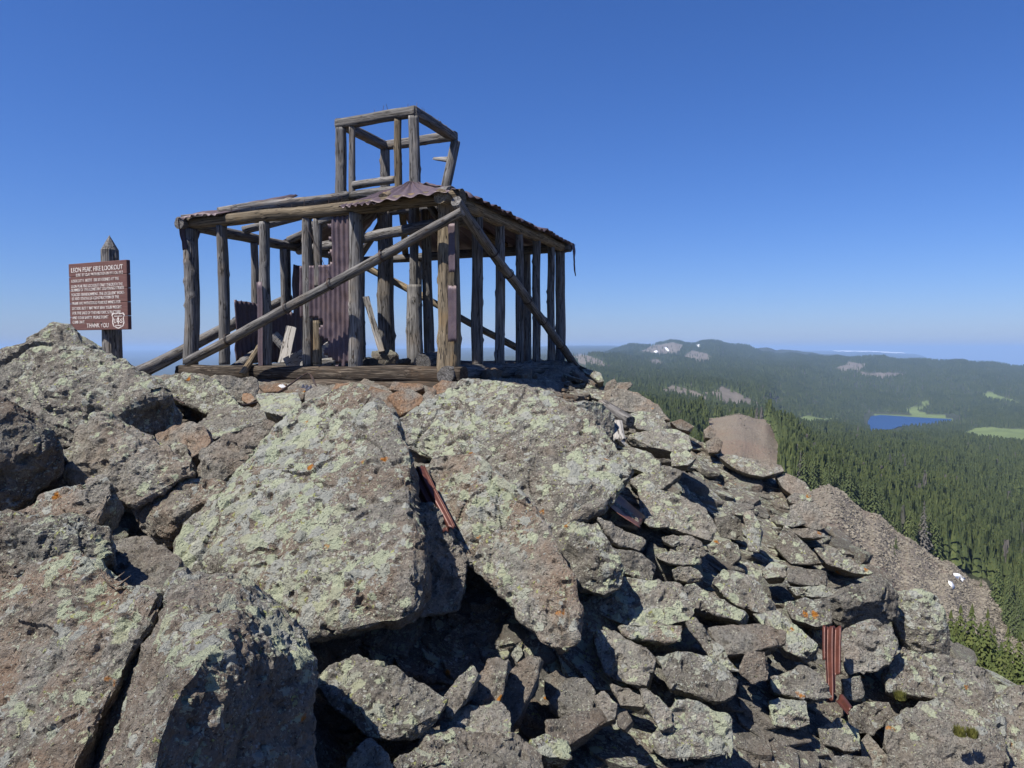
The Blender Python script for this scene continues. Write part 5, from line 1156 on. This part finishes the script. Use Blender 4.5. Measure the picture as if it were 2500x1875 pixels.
for u, r in ((622, 0.07), (694, 0.07), (706, 0.045), (760, 0.07), (810, 0.07)):
    p = on_line(L0, K0, u); log('wall_post', up(p, ZS), up(p, ZP - 0.02), r, r * 0.9)
for u, r in ((1022, 0.08), (1100, 0.07), (1287, 0.08)):
    p = on_line(R0, K0, u); log('wall_post', up(p, ZS), up(p, ZP), r, r * 0.9)
# plates
zp = ZP + 0.085
pf = log('wall_plate', up(N0 - AH * 0.22, zp) + OUTF * 0.02, up(L0 + AH * 0.06, zp) + OUTF * 0.02, 0.098, 0.09, M_BROWN, knots=8, bend=0.0)
nails(pf, 14, 0.095, 0.35, 0.9)
pr = log('wall_plate', up(N0 - BH * 0.28, zp - 0.02) + OUTR * 0.02, up(R0 + BH * 0.2, zp) + OUTR * 0.02, 0.095, 0.09, M_BROWN, knots=8)
nails(pr, 14, 0.092, 0.3, 0.97)
log('wall_plate', up(L0 + OUTF * 0.2, zp - 0.02), up(K0 + BH * 0.2, zp - 0.02), 0.095, 0.085, knots=10, bend=0.04)
log('wall_plate', up(R0 - AH * 0.2, zp - 0.02), up(K0 + AH * 0.2, zp - 0.02), 0.095, 0.085, M_WOOD)
# cupola
CC = N0 + A_ * 0.5 + B_ * 0.5 + Vector((0.10, 0, 0)); S2 = 0.73; ZB, ZT = 2.60, 3.83
cup = {k: CC + AH * S2 * i + BH * S2 * j for k, (i, j) in {'n': (-1, -1), 'l': (1, -1), 'r': (-1, 1), 'k': (1, 1)}.items()}
for a, b in (('n', 'l'), ('n', 'r'), ('l', 'k'), ('r', 'k')):
    d = (cup[b] - cup[a]).normalized() * 0.06
    bm_ = log('cupola_beam', up(cup[a] - d, ZT), up(cup[b] + d, ZT), 0.08, 0.076, square=0.75, knots=3, spin=0.0)
    if a == 'n': nails(bm_, 5, 0.09, 0.05, 0.6)
    log('cupola_base_log', up(cup[a] - d, ZB), up(cup[b] + d, ZB), 0.085, 0.078, knots=6)
for k, q in cup.items():
    top = up(q, ZT - 0.08)
    if k == 'r': top = top + Vector((0.05, 0.02, 0))
    log('cupola_post', up(q - (Vector((0.2, 0, 0)) if k == 'r' else Vector()), ZB - 0.05), top, 0.09, 0.084, square=0.55, knots=6)
p = on_line(cup['n'], cup['l'], 860, 3.2); log('cupola_stud', up(p, ZB), up(p, ZT - 0.08), 0.055, 0.05, square=0.4)
p = on_line(cup['n'], cup['l'], 972, 3.2); log('cupola_stud', up(p, ZB), up(p, ZT - 0.08), 0.06, 0.055, M_BROWN, square=0.4)
p = on_line(cup['n'], cup['l'], 864, 2.8); q = on_line(cup['n'], cup['l'], 966, 2.8); log('cupola_rail', up(p, ZB + 0.17), up(q, ZB + 0.19), 0.07, 0.06)
q = on_line(cup['r'], cup['k'], 1090, 3.5); log('broken_rail', up(q, 3.42) + Vector((0.1, 0, 0)), up(q, 3.48) - AH * -0.30, 0.055, 0.02, M_BOARD, square=0.5, ragged=(0, 0.05))
# supports of the cupola inside the cabin
for k, r in (('n', 0.10), ('l', 0.10), ('r', 0.10), ('k', 0.15)):
    if k == 'n':
        log('inner_post', up(cup[k], ZS), up(cup[k], 1.05), 0.13, 0.12, square=0.35)
        log('inner_post', up(cup[k] + Vector((-0.03, 0.05, 0)), 0.95), up(cup[k] + Vector((-0.02, 0.05, 0)), ZB), 0.065, 0.085, square=0.4, bend=0.03)
        log('inner_post', up(cup[k] + Vector((0.21, 0.2, 0)), ZS), up(cup[k] + Vector((0.16, 0.2, 0)), ZB - 0.3), 0.09, 0.075)
    else: log('inner_post', up(cup[k], ZS), up(cup[k], ZB), r, r * 0.92, square=0.2)
# hips and rafters
for c_, k in ((N0, 'n'), (L0, 'l'), (R0, 'r'), (K0, 'k')):
    d = (cup[k] - c_).normalized()
    log('hip_rafter', up(c_ - d * 0.1, zp + 0.06), up(cup[k], ZB - 0.06), 0.075, 0.07, M_WOOD)
log('rafter', up(on_line(N0, L0, 540, 2), zp + 0.10) + OUTF * 0.05, up(cup['l'] - AH * 0.2, ZB - 0.02) + OUTF * 0.1, 0.092, 0.08, M_WOOD, knots=8, bend=-0.05)
for t in (0.25, 0.5, 0.75):
    e = N0.lerp(R0, t); f_ = cup['n'].lerp(cup['r'], t); log('rafter', up(e, zp + 0.08), up(f_, ZB - 0.03), 0.07, 0.065, M_BROWN)
    e = R0.lerp(K0, t); f_ = cup['r'].lerp(cup['k'], t); log('rafter', up(e, zp + 0.08), up(f_, ZB - 0.03), 0.07, 0.065, M_BROWN)
    e = L0.lerp(K0, t); f_ = cup['l'].lerp(cup['k'], t); log('rafter', up(e, zp + 0.08), up(f_, ZB - 0.03), 0.07, 0.065)
log('rafter', up(N0 + A_ * 0.22, zp + 0.08), up(cup['n'] + AH * 0.3, ZB - 0.03), 0.07, 0.065, M_BROWN)
log('inner_tie', up(on_line(N0, R0, 1170), ZP + 0.02), up(on_line(L0, K0, 730), ZP), 0.09, 0.08)
# roofing iron that is left
ze, zr = zp + 0.125, ZB + 0.10
def eave(P, Q, t, out, o=0.20): return up(P.lerp(Q, t) + out * o, ze - 0.07)
e858 = (on_line(N0, L0, 858, 2.0) - N0).length / A_.length
DZ = Vector((0, 0, -0.10))
sheet('roof_sheet', eave(N0, L0, e858, OUTF, 0.32) + DZ, eave(N0, L0, 0.20, OUTF, 0.33) + DZ, up(cup['n'] + AH * 0.02, zr - 0.02) + OUTF * 0.05, up(cup['n'] + AH * 0.34, zr - 0.06) + OUTF * 0.05, 6, 0.018, M_PURPLE, seed=2)
sheet('roof_sheet', eave(N0, L0, 0.23, OUTF, 0.34) + DZ + Vector((0, 0, 0.012)), eave(N0, L0, -0.04, OUTF, 0.34) + DZ * 0.4, up(cup['n'], zr) + OUTF * 0.04, up(cup['n'] + AH * 0.06, zr + 0.01) + OUTF * 0.05, 5, 0.018, M_PURPLE, seed=3)
e562 = (on_line(N0, L0, 556, 2.0) - N0).length / A_.length
sheet('roof_sheet', eave(N0, L0, 1.0, OUTF, 0.22), eave(N0, L0, e562, OUTF, 0.24), up(L0.lerp(cup['l'], 0.62), zr - 0.16) - AH * 0.25, up(L0.lerp(cup['l'], 0.62), zr - 0.16), 6, 0.016, M_PURPLE, seed=4, crumple=0.03)
c = eave(N0, L0, 1.0, OUTF, 0.22)
sheet('bent_roof_flap', c + Vector((0.0, 0, 0)), c + BH * 0.5, c + BH * 0.3 + Vector((0.03, 0, -0.42)), c + Vector((0.06, 0, -0.50)), 3, 0.012, M_PURPLE, seed=5, crumple=0.03)
for i, (t0, t1) in enumerate(((-0.05, 0.24), (0.22, 0.50), (0.48, 0.76), (0.74, 1.06))):
    o1, o2 = 0.22 + 0.05 * (i % 2), 0.22 + 0.05 * ((i + 1) % 2)
    sheet('roof_sheet', eave(N0, R0, t0, OUTR, o1), eave(N0, R0, t1, OUTR, o2), up(cup['n'].lerp(cup['r'], min(max((t1 - 0.2) / 0.6, 0), 1)), zr) + OUTR * 0.03, up(cup['n'].lerp(cup['r'], min(max((t0 - 0.2) / 0.6, 0), 1)), zr) + OUTR * 0.03, 6, 0.018, M_PURPLE, seed=6 + i, crumple=0.04)
for i, (t0, t1) in enumerate(((-0.04, 0.34), (0.32, 0.68))):
    sheet('roof_sheet', eave(R0, K0, t0, BH, 0.2), eave(R0, K0, t1, BH, 0.2), up(cup['r'].lerp(cup['k'], min(max((t1 - 0.2) / 0.6, 0), 1)), zr), up(cup['r'].lerp(cup['k'], min(max((t0 - 0.2) / 0.6, 0), 1)), zr), 6, 0.018, M_PURPLE, seed=16 + i, crumple=0.04)
sheet('roof_sheet', eave(L0, K0, 0.5, AH, 0.2), eave(L0, K0, 0.95, AH, 0.2), up(cup['k'], zr), up(cup['l'].lerp(cup['k'], 0.4), zr), 6, 0.018, M_PURPLE, seed=21, crumple=0.05)
c = eave(N0, R0, 1.04, OUTR, 0.24)
sheet('bent_roof_flap', c, c - BH * 0.18, c - BH * 0.05 + Vector((0.02, 0, -0.62)), c + Vector((0.0, 0, -0.58)), 1, 0.01, M_PURPLE, seed=25, crumple=0.03)
# torn purple sheet hanging in the front wall
def torn(i, j):
    # i: left to right, j: bottom to top
    pu, pv = 735 + 127 * i, 893 - 358 * j
    if pv < 648 and pu < 812 + 4 * math.sin(pv * 0.2): return False
    if pv > 775 and pu < 775 + (pv - 775) * 0.35 + 12 * math.sin(pv * 0.13): return False
    if pv > 880 and math.sin(pu * 0.35) > 0.2: return False
    return True
pl, prr = on_line(N0, L0, 735, 0.9), on_line(N0, L0, 862, 0.9)
sheet('wall_sheet', up(pl, ZS - 0.02) + OUTF * 0.03, up(prr, ZS - 0.02) + OUTF * 0.03, up(prr, ZP - 0.01) + OUTF * 0.03, up(pl, ZP - 0.01) + OUTF * 0.03, 11, 0.016, M_PURPLE, keep=torn, nu=96, nv=60, seed=31, crumple=0.02)
# dark sheets left on the back walls
for u0, u1, z1 in ((560, 645, 0.84), (640, 704, 0.74), (704, 800, 1.6), (800, 870, 1.45)):
    p, q = on_line(L0, K0, u0), on_line(L0, K0, u1)
    sheet('wall_sheet', up(p, ZS) - AH * 0.12, up(q, ZS) - AH * 0.12, up(q, z1 - 0.05) - AH * 0.12, up(p, z1) - AH * 0.12, 8, 0.016, M_PURPLE, seed=int(u0), crumple=0.03)
# metal strips nailed on the near corner post, and the yellow plank behind it
for z0, z1, w_ in ((1.0, 1.62, 0.10), (0.1, 0.82, 0.13)):
    c = up(N0, z0) + OUTR * 0.10 + OUTF * 0.165
    sheet('post_patch', c - AH * w_ * 0.7, c - AH * -w_ * 0.25, c - AH * -w_ * 0.25 + Vector((0, 0, z1 - z0)), c - AH * w_ * 0.7 + Vector((0, 0, z1 - z0)), 1, 0.004, M_PURPLE, seed=int(z0 * 50), nu=10, crumple=0.01)
p = on_line(N0, L0, 1072, 0.9) + BH * 0.18
def plank(name, p, q, w_, t, mat, parent=CABIN, label=None, spin=0.0, group=None, cat='plank'):
    p = Vector(p); q = Vector(q); L = (q - p).length
    V = []; n = 8; g = np.random.RandomState(int(abs(p.x * 977 + p.z * 331)) % 9999)
    for k in range(n + 1):
        for sx, sy in ((-1, -1), (1, -1), (1, 1), (-1, 1)):
            V.append((sx * w_ / 2 + 0.003 * g.normal(), sy * t / 2, L * k / n + (g.normal() * 0.012 if k in (0, n) else 0)))
    F_ = [(k * 4 + e, k * 4 + (e + 1) % 4, (k + 1) * 4 + (e + 1) % 4, (k + 1) * 4 + e) for k in range(n) for e in range(4)] + [(3, 2, 1, 0), (n * 4, n * 4 + 1, n * 4 + 2, n * 4 + 3)]
    me = mesh_np(name, V, F_, mat, False); o = bpy.data.objects.new(name, me); COL.objects.link(o)
    o.rotation_mode = 'QUATERNION'; o.rotation_quaternion = (q - p).to_track_quat('Z', 'Y') @ Matrix.Rotation(spin, 3, 'Z').to_quaternion()
    if parent is not None: o.parent = parent; o.location = p - parent.location
    else: o.location = p; tag(o, label, cat, group)
    return o
plank('yellow_stud', up(p, ZS), up(p - AH * -0.03, ZP - 0.02), 0.11, 0.06, M_YELLOW, spin=math.atan2(A_.y, A_.x))
# braces wired to the frame
b1 = log('brace', at(455, 884, 10.95), at(1130, 518, 9.38), 0.074, 0.060, M_WOOD, knots=10, bend=0.05)
for t in (0.17, 0.4, 0.56, 0.74): ring(b1, t, 0.078)
b2 = log('brace', at(1112, 492, 9.45), at(1408, 897, 14.6), 0.070, 0.075, M_WOOD, knots=10)
for t in (0.22, 0.33, 0.48, 0.62, 0.8): ring(b2, t, 0.082)
b3 = log('brace', at(322, 917, 11.0), at(705, 726, 15.0), 0.105, 0.085, M_WOOD, knots=8)
for t in (0.3, 0.6): ring(b3, t, 0.115)
log('brace', at(895, 652, 16.0), at(1262, 850, 15.0), 0.075, 0.07, M_BROWN, knots=8)
log('brace', up(N0 + BH * 0.4 + AH * 0.1, ZP - 0.5), up(cup['n'] - AH * 0.2, ZB - 0.15), 0.06, 0.055, M_BROWN)

# ------------------------------------------------------------------ things lying in and round the cabin
plank('loose_plank', at(692, 885, 11.6), at(712, 797, 11.9), 0.16, 0.03, M_BOARD, None, 'bleached plank leaning upright inside the cabin', 0.3)
plank('loose_plank', at(700, 890, 11.4), at(740, 868, 12.6), 0.22, 0.03, M_BOARD, None, 'pale plank lying on the cabin floor behind the sill', 1.2)
plank('loose_plank', at(782, 872, 11.6), at(808, 850, 12.4), 0.24, 0.03, M_BOARD, None, 'broad pale plank on the floor behind the purple sheet', 1.1)
plank('loose_plank', at(672, 836, 13.0), at(690, 826, 13.6), 0.3, 0.03, M_BOARD, None, 'short pale plank half hidden behind the brace', 0.9)
plank('loose_plank', at(893, 725, 12.6), at(932, 860, 12.0), 0.10, 0.05, M_WOOD, None, 'dark plank leaning between the door post and the thick inner post', 0.5)
log('fallen_log', at(575, 903, 11.6), at(640, 855, 13.2), 0.10, 0.09, M_WOOD, None)
tag(COL.objects[-1], 'fallen log lying inside the left end of the cabin', 'log')
log('fallen_log', at(740, 896, 10.9), at(812, 886, 11.3), 0.085, 0.08, M_BOARD, None); tag(COL.objects[-1], 'pale log section lying along the sill below the purple sheet', 'log')
log('fallen_log', at(1030, 888, 10.9), at(1072, 880, 11.7), 0.13, 0.13, M_WOOD, None); tag(COL.objects[-1], 'thick log stump lying behind the near corner post', 'log')
log('stick', at(590, 918, 10.9), at(636, 842, 11.2), 0.055, 0.035, M_BROWN, None, knots=6, ragged=(0.03, 0.06)); tag(COL.objects[-1], 'dark broken stick leaning on the sill at the left', 'stick')
p = on_line(N0, L0, 642, 0.3) + OUTF * 0.12
sheet('metal_strip', up(p, ZS - 0.12), up(p - AH * 0.09, ZS - 0.12), up(p - AH * 0.10, 1.0), up(p + AH * 0.0, 1.0), 1, 0.008, M_PURPLE, parent=None, nu=8, seed=77)
tag(COL.objects[-1], 'narrow purple metal strip hanging on a front wall post', 'metal strip')
for k, (u, v, Y, r, lab) in enumerate(((945, 872, 12.2, 0.30, 'pale lichened rock inside the cabin behind the door post'), (905, 885, 11.4, 0.22, 'grey rock inside the cabin just behind the sill'), (985, 884, 11.6, 0.16, 'small brown rock at the foot of the split inner post'))):
    o = link('rock', P_MID[k * 3], loc=at(u, v, Y)); o.scale = (r, r, r * 1.3); o.rotation_euler = (0.2, 0.1, k * 1.3); o['lichen'] = 0.7; o['red'] = 0.3; tag(o, lab, 'rock')
# wire lying down the rocks from the sill
def wire(name, pts, r, label):
    cu = bpy.data.curves.new(name, 'CURVE'); cu.dimensions = '3D'; cu.bevel_depth = r; cu.bevel_resolution = 1
    sp = cu.splines.new('NURBS'); sp.points.add(len(pts) - 1); sp.order_u = 4; sp.use_endpoint_u = True
    for q, p in zip(sp.points, pts): q.co = (*p, 1)
    o = bpy.data.objects.new(name, cu); cu.materials.append(M_WIRE); COL.objects.link(o)
    dg = bpy.context.evaluated_depsgraph_get(); me = bpy.data.meshes.new_from_object(o.evaluated_get(dg))
    bpy.data.objects.remove(o); ob = link(name, me); tag(ob, label, 'wire'); return ob
wire('wire', [at(588, 990, 7.1), at(630, 985, 7.3), at(680, 960, 7.8), at(720, 930, 8.6), at(745, 913, 9.2), at(757, 910, 9.4), at(765, 930, 9.0), at(775, 948, 8.4)], 0.011, 'thick dark wire running down from the sill over the rocks')
wire('wire', [at(748, 914, 9.2), at(756, 908, 9.4), at(766, 920, 9.1), at(772, 945, 8.5)], 0.008, 'thin wire loop beside the thick wire below the purple sheet')
wire('wire', [at(335, 925, 8.0), at(370, 945, 7.0), at(410, 965, 6.6), at(450, 985, 6.4)], 0.008, 'wire trailing over the craggy boulder right of the sign')
wire('wire', [on_line(N0, L0, 758, 1.6) + Vector((0, 0, 1.78)) + OUTF * 0.1, on_line(N0, L0, 790, 1.4) + Vector((0, 0, 1.4)) + OUTF * 0.12, on_line(N0, L0, 812, 1.1) + Vector((0, 0, 1.05)) + OUTF * 0.1], 0.004, 'thin wire hanging from the window header to the purple sheet')
sheet('scrap_metal', at(722, 962, 7.9), at(752, 962, 7.9), at(766, 944, 8.3), at(738, 942, 8.3), 3, 0.015, M_FOIL, parent=None, nu=16, seed=9, crumple=0.05); tag(COL.objects[-1], 'bright crumpled scrap of metal under the sill', 'scrap metal')
_ws = NT('white_scrap'); _ws.bsdf((0.75, 0.75, 0.73), 0.8)
plank('paper_scrap', at(684, 944, 8.3), at(696, 942, 8.4), 0.05, 0.012, _ws.m, None, 'small white scrap on the stones below the sill', 0.7, cat='scrap')
# rusty iron among the rocks
sheet('rusty_sheet', at(990, 1150, 4.75), at(1036, 1135, 4.7), at(1112, 1285, 4.32), at(1072, 1305, 4.38), 2.5, 0.012, M_RUST, parent=None, nu=24, nv=20, seed=41); tag(COL.objects[-1], 'rust-red sheet jammed in the cleft between the two largest boulders', 'metal sheet')
sheet('rusty_sheet', at(1462, 1222, 5.75), at(1500, 1205, 6.2), at(1575, 1260, 6.0), at(1560, 1290, 5.5), 0.6, 0.012, M_RUST, parent=None, nu=14, nv=12, seed=42); tag(COL.objects[-1], 'dark red flat sheet lying under the edge of the large rounded boulder', 'metal sheet')
def strip_keep(i, j):
    return not (j < 0.35 and i > 0.72 - 0.0 * j) and not (j < 0.55 and i < 0.16) and not (j < 0.12 and i > 0.6)
sheet('rusty_sheet', at(2010, 1712, 4.62), at(2052, 1712, 4.62), at(2055, 1531, 4.95), at(2007, 1530, 4.95), 2.5, 0.016, M_RUST, parent=None, keep=strip_keep, nu=30, nv=26, seed=43); tag(COL.objects[-1], 'upright rusty corrugated strip standing among the right rocks', 'metal sheet')
sheet('rusty_sheet', at(2040, 1712, 4.55), at(2058, 1698, 4.6), at(2082, 1728, 4.45), at(2068, 1742, 4.4), 1, 0.012, M_RUST, parent=None, nu=10, nv=8, seed=44); tag(COL.objects[-1], 'small rusty piece lying at the foot of the upright rusty strip', 'metal sheet')
# weathered wood on the right slope
log('weathered_log', at(1470, 985, 8.2), at(1540, 1029, 7.6), 0.055, 0.05, M_WOOD, None, square=0.3); tag(COL.objects[-1], 'bleached weathered log lying behind the dark-faced boulder', 'log')
log('weathered_stump', at(1500, 1040, 7.3), at(1512, 1090, 7.0), 0.07, 0.05, M_BOARD, None, square=0.5, ragged=(0, 0.05)); tag(COL.objects[-1], 'bleached upright wood splinter beside the large rounded boulder', 'wood')

# dry stone footing under the right wall
for k in range(46):
    t = rnd.uniform(-0.02, 1.12); z = rnd.uniform(-0.85, -0.36)
    p = N0.lerp(R0, t) + OUTR * (0.12 + (-(z + 0.3)) * 0.5 + rnd.uniform(-0.05, 0.15)); r = rnd.uniform(0.12, 0.24)
    o = link('footing_stone', P_MID[rnd.randrange(18)], CABIN, loc=up(p, z) - CABIN.location); o.scale = (r, r, r * 1.1); o.rotation_euler = (rnd.uniform(-0.3, 0.3), rnd.uniform(-0.3, 0.3), rnd.uniform(0, 6)); o['lichen'] = 0.25; o['red'] = 0.9

# ------------------------------------------------------------------ sign
def sign():
    tl, tr_, br, bl = at(172, 646, 9.25), at(313, 634, 8.78), at(317, 803, 8.72), at(177, 807, 9.2)
    X = (tr_ - tl); X = Vector((X.x, X.y, 0)); wid = X.length; X.normalize(); nrm = Vector((X.y, -X.x, 0)).normalized()
    cen = (tl + tr_ + br + bl) / 4; hgt = ((tl - bl).length + (tr_ - br).length) / 2
    base = Vector((*(at(256, 890, 9.12).xy), -0.42))
    root = empty('information_sign', base); tag(root, 'brown wooden information sign on a pointed post left of the cabin', 'sign')
    # post: pointed, roughly octagonal
    pc = cen - nrm * 0.15; ztop = at(252, 573, 9.1).z; zsh = at(252, 610, 9.1).z
    V = []; F_ = []; n = 8; zs = list(np.linspace(-0.42, zsh, 18))
    g = np.random.RandomState(5)
    for k, z in enumerate(zs):
        for e in range(n):
            a = 6.283 * (e + 0.5) / n; r = (0.118 - 0.018 * k / 17) * (1 + 0.06 * g.normal() * (e % 2))
            V.append(Vector((pc.x + r * math.cos(a), pc.y + r * math.sin(a), z)) - base)
    V.append(Vector((pc.x, pc.y, ztop)) - base)
    for k in range(17):
        for e in range(n): F_.append((k * n + e, k * n + (e + 1) % n, (k + 1) * n + (e + 1) % n, (k + 1) * n + e))
    for e in range(n): F_.append((17 * n + e, 17 * n + (e + 1) % n, 18 * n))
    link('post', mesh_np('post', V, F_, M_WOOD, False), root)
    s = NT('sign_brown_paint'); co = s.n('TexCoord').outputs['Object']
    nn = s.noise(s.vmath('MULTIPLY', co, (0.6, 8, 8)), 9, 6, 0.7)
    c = s.mix(s.step(nn, 0.35, 0.75), (0.105, 0.050, 0.044), (0.15, 0.080, 0.070))
    c = s.mix(s.math('MULTIPLY', s.step(s.noise(co, 14, 5, 0.7), 0.6, 0.75), 0.5), c, (0.17, 0.12, 0.10))
    s.bsdf(c, 0.75, nn, 0.4, 0.004, spec=0.25)
    rot = Matrix((X, nrm * -1, Vector((0, 0, 1)))).transposed()      # board local: x right, y back, z up
    bd = 0.05; nb = 5
    board = None
    for k in range(nb):                                             # five boards
        z0 = -hgt / 2 + hgt * k / nb; z1 = z0 + hgt / nb - 0.004
        bm = bmesh.new(); bmesh.ops.create_cube(bm, size=1.0)
        for v in bm.verts: v.co = Vector((v.co.x * wid, v.co.y * bd, (z0 + z1) / 2 + v.co.z * (z1 - z0)))
        bmesh.ops.bevel(bm, geom=bm.edges[:], offset=0.004, segments=1, affect='EDGES')
        me = bpy.data.meshes.new('board'); bm.to_mesh(me); bm.free(); me.materials.append(s.m)
        o = bpy.data.objects.new('board', me); COL.objects.link(o); o.parent = root; o.location = cen - base; o.rotation_euler = rot.to_euler()
    white = NT('sign_white_paint'); wc = white.noise(white.n('TexCoord').outputs['Object'], 30, 4, 0.7)
    white.bsdf(white.mix(white.step(wc, 0.35, 0.62), (0.36, 0.30, 0.28), (0.66, 0.62, 0.58)), 0.8)
    dg = None
    def text(body, zx0, zx1, zy, cap, name):
        """zx, zy: place on the board as fractions of its width and height from the top left"""
        cu = bpy.data.curves.new(name, 'FONT'); cu.body = body; cu.size = 1.0; cu.extrude = 0.004; cu.resolution_u = 3; cu.offset = 0.006
        o = bpy.data.objects.new(name, cu); COL.objects.link(o); bpy.context.view_layer.update()
        me = bpy.data.meshes.new_from_object(o.evaluated_get(bpy.context.evaluated_depsgraph_get())); bpy.data.objects.remove(o)
        co = np.array([v.co for v in me.vertices]); x0, x1 = co[:, 0].min(), co[:, 0].max(); y0, y1 = 0.0, 0.69
        W = (zx1 - zx0) * wid
        nx = (co[:, 0] - x0) / (x1 - x0) * W + (zx0 - 0.5) * wid
        nz = (co[:, 1] - y0) / (y1 - y0) * cap * hgt + (0.5 - zy) * hgt
        ny = -bd / 2 - 0.0005 - (co[:, 2] + 0.004) * 0.35
        me.vertices.foreach_set('co', np.stack([nx, ny, nz], 1).astype(np.float32).ravel()); me.materials.clear(); me.materials.append(white.m); me.update()
        ob = bpy.data.objects.new(name, me); COL.objects.link(ob); ob.parent = root; ob.location = cen - base; ob.rotation_euler = rot.to_euler()
    rows = [('LEON PEAK FIRE LOOKOUT', 0.05, 0.94, 0.135, 0.068), ('BUILT BY CLAY WITHERSTEEN IN 1911 OR 1912', 0.135, 0.94, 0.20, 0.042), ('LOOKOUT R  NGERS   ERE STATIONED AT THE', 0.05, 0.87, 0.285, 0.042),
            ('LEON PEAK FIRE LOOKOUT ONLY THROUGH THE', 0.045, 0.93, 0.365, 0.042), ('SUMMER OF 1915 CONSTANT LIGHTNING STRIKES', 0.045, 0.95, 0.42, 0.042), ('FORCED ABANDONMENT. THE EXCELLENT MORT-', 0.045, 0.96, 0.49, 0.042),
            ('ISE AND TENON LOG CONSTRUCTION OF THE', 0.05, 0.865, 0.55, 0.042), ('FRAME HAS WITHSTOOD FURIOUS WINDS FOR', 0.05, 0.89, 0.62, 0.042), ('DECADES BUT IT MAY NOT BEAR YOUR WEIGHT.', 0.05, 0.91, 0.695, 0.042),
            ('FOR THE SAKE OF THIS HISTORIC STRUCTURE', 0.05, 0.885, 0.765, 0.042), ("AND YOUR SAFETY  PLEASE DON'T", 0.05, 0.68, 0.835, 0.042), ('CLIMB ON IT.', 0.05, 0.27, 0.90, 0.042), ('THANK YOU', 0.30, 0.68, 0.965, 0.062)]
    for b, x0, x1, y, c in rows: text(b, x0, x1, y, c, 'lettering')
    # forest shield: outline, tree, U and S
    def flat(polys, name, lift):
        V = []; F_ = []
        for pl_ in polys:
            o_ = len(V)
            V += [((x - 0.5) * wid, -bd / 2 - lift, (0.5 - y) * hgt) for x, y in pl_]; F_.append(tuple(range(o_, o_ + len(pl_))))
        me = mesh_np(name, V, F_, white.m, False); ob = bpy.data.objects.new(name, me); COL.objects.link(ob); ob.parent = root; ob.location = cen - base; ob.rotation_euler = rot.to_euler()
    sh = [(0.755, 0.755), (0.80, 0.765), (0.84, 0.755), (0.88, 0.765), (0.93, 0.755), (0.955, 0.79), (0.935, 0.83), (0.945, 0.90), (0.925, 0.955), (0.88, 0.975), (0.843, 0.99), (0.805, 0.975), (0.76, 0.955), (0.74, 0.90), (0.75, 0.83), (0.73, 0.79)]
    cx, cy = 0.843, 0.87
    inn = [(cx + (x - cx) * 0.84, cy + (y - cy) * 0.86) for x, y in sh]
    n = len(sh); flat([[sh[i], sh[(i + 1) % n], inn[(i + 1) % n], inn[i]] for i in range(n)], 'shield_emblem', 0.002)
    flat([[(0.843, 0.80), (0.862, 0.85), (0.853, 0.85), (0.872, 0.895), (0.85, 0.895), (0.85, 0.925), (0.836, 0.925), (0.836, 0.895), (0.814, 0.895), (0.833, 0.85), (0.824, 0.85)], [(0.775, 0.80), (0.91, 0.80), (0.90, 0.812), (0.785, 0.812)], [(0.785, 0.935), (0.90, 0.935), (0.885, 0.948), (0.80, 0.948)]], 'shield_emblem', 0.0025)
    text('U', 0.772, 0.812, 0.905, 0.06, 'lettering'); text('S', 0.876, 0.915, 0.905, 0.06, 'lettering')
    # bolts
    for x, y in ((0.40, 0.10), (0.53, 0.10), (0.42, 0.555), (0.55, 0.555), (0.42, 0.895), (0.55, 0.895)):
        bm = bmesh.new(); bmesh.ops.create_uvsphere(bm, u_segments=8, v_segments=5, radius=0.012)
        me = bpy.data.meshes.new('bolt'); bm.to_mesh(me); bm.free(); me.materials.append(M_WIRE)
        ob = bpy.data.objects.new('bolt', me); COL.objects.link(ob); ob.parent = root; ob.location = cen - base + rot @ Vector(((x - 0.5) * wid, -bd / 2, (0.5 - y) * hgt))
sign()
# ------------------------------------------------------------------ haze
m = NT('haze_air')
pv = m.n('VolumePrincipled', {'Color': (0.42, 0.64, 1.0), 'Density': 6.5e-5, 'Anisotropy': 0.0})
m.t.links.new(pv.outputs[0], m.out.inputs['Volume'])
S = 46000.0; zt, zb = max(LAND_MAX, 100.0) + 15.0, LAND_MIN - 60.0
vs = [(x, y, z) for z in (zb, zt) for x, y in ((-S, -S), (S, -S), (S, S), (-S, S))]
me = mesh_np('haze', vs, [(3, 2, 1, 0), (4, 5, 6, 7), (0, 1, 5, 4), (1, 2, 6, 5), (2, 3, 7, 6), (3, 0, 4, 7)], m.m, False)
tag(link('haze', me), kind='stuff')
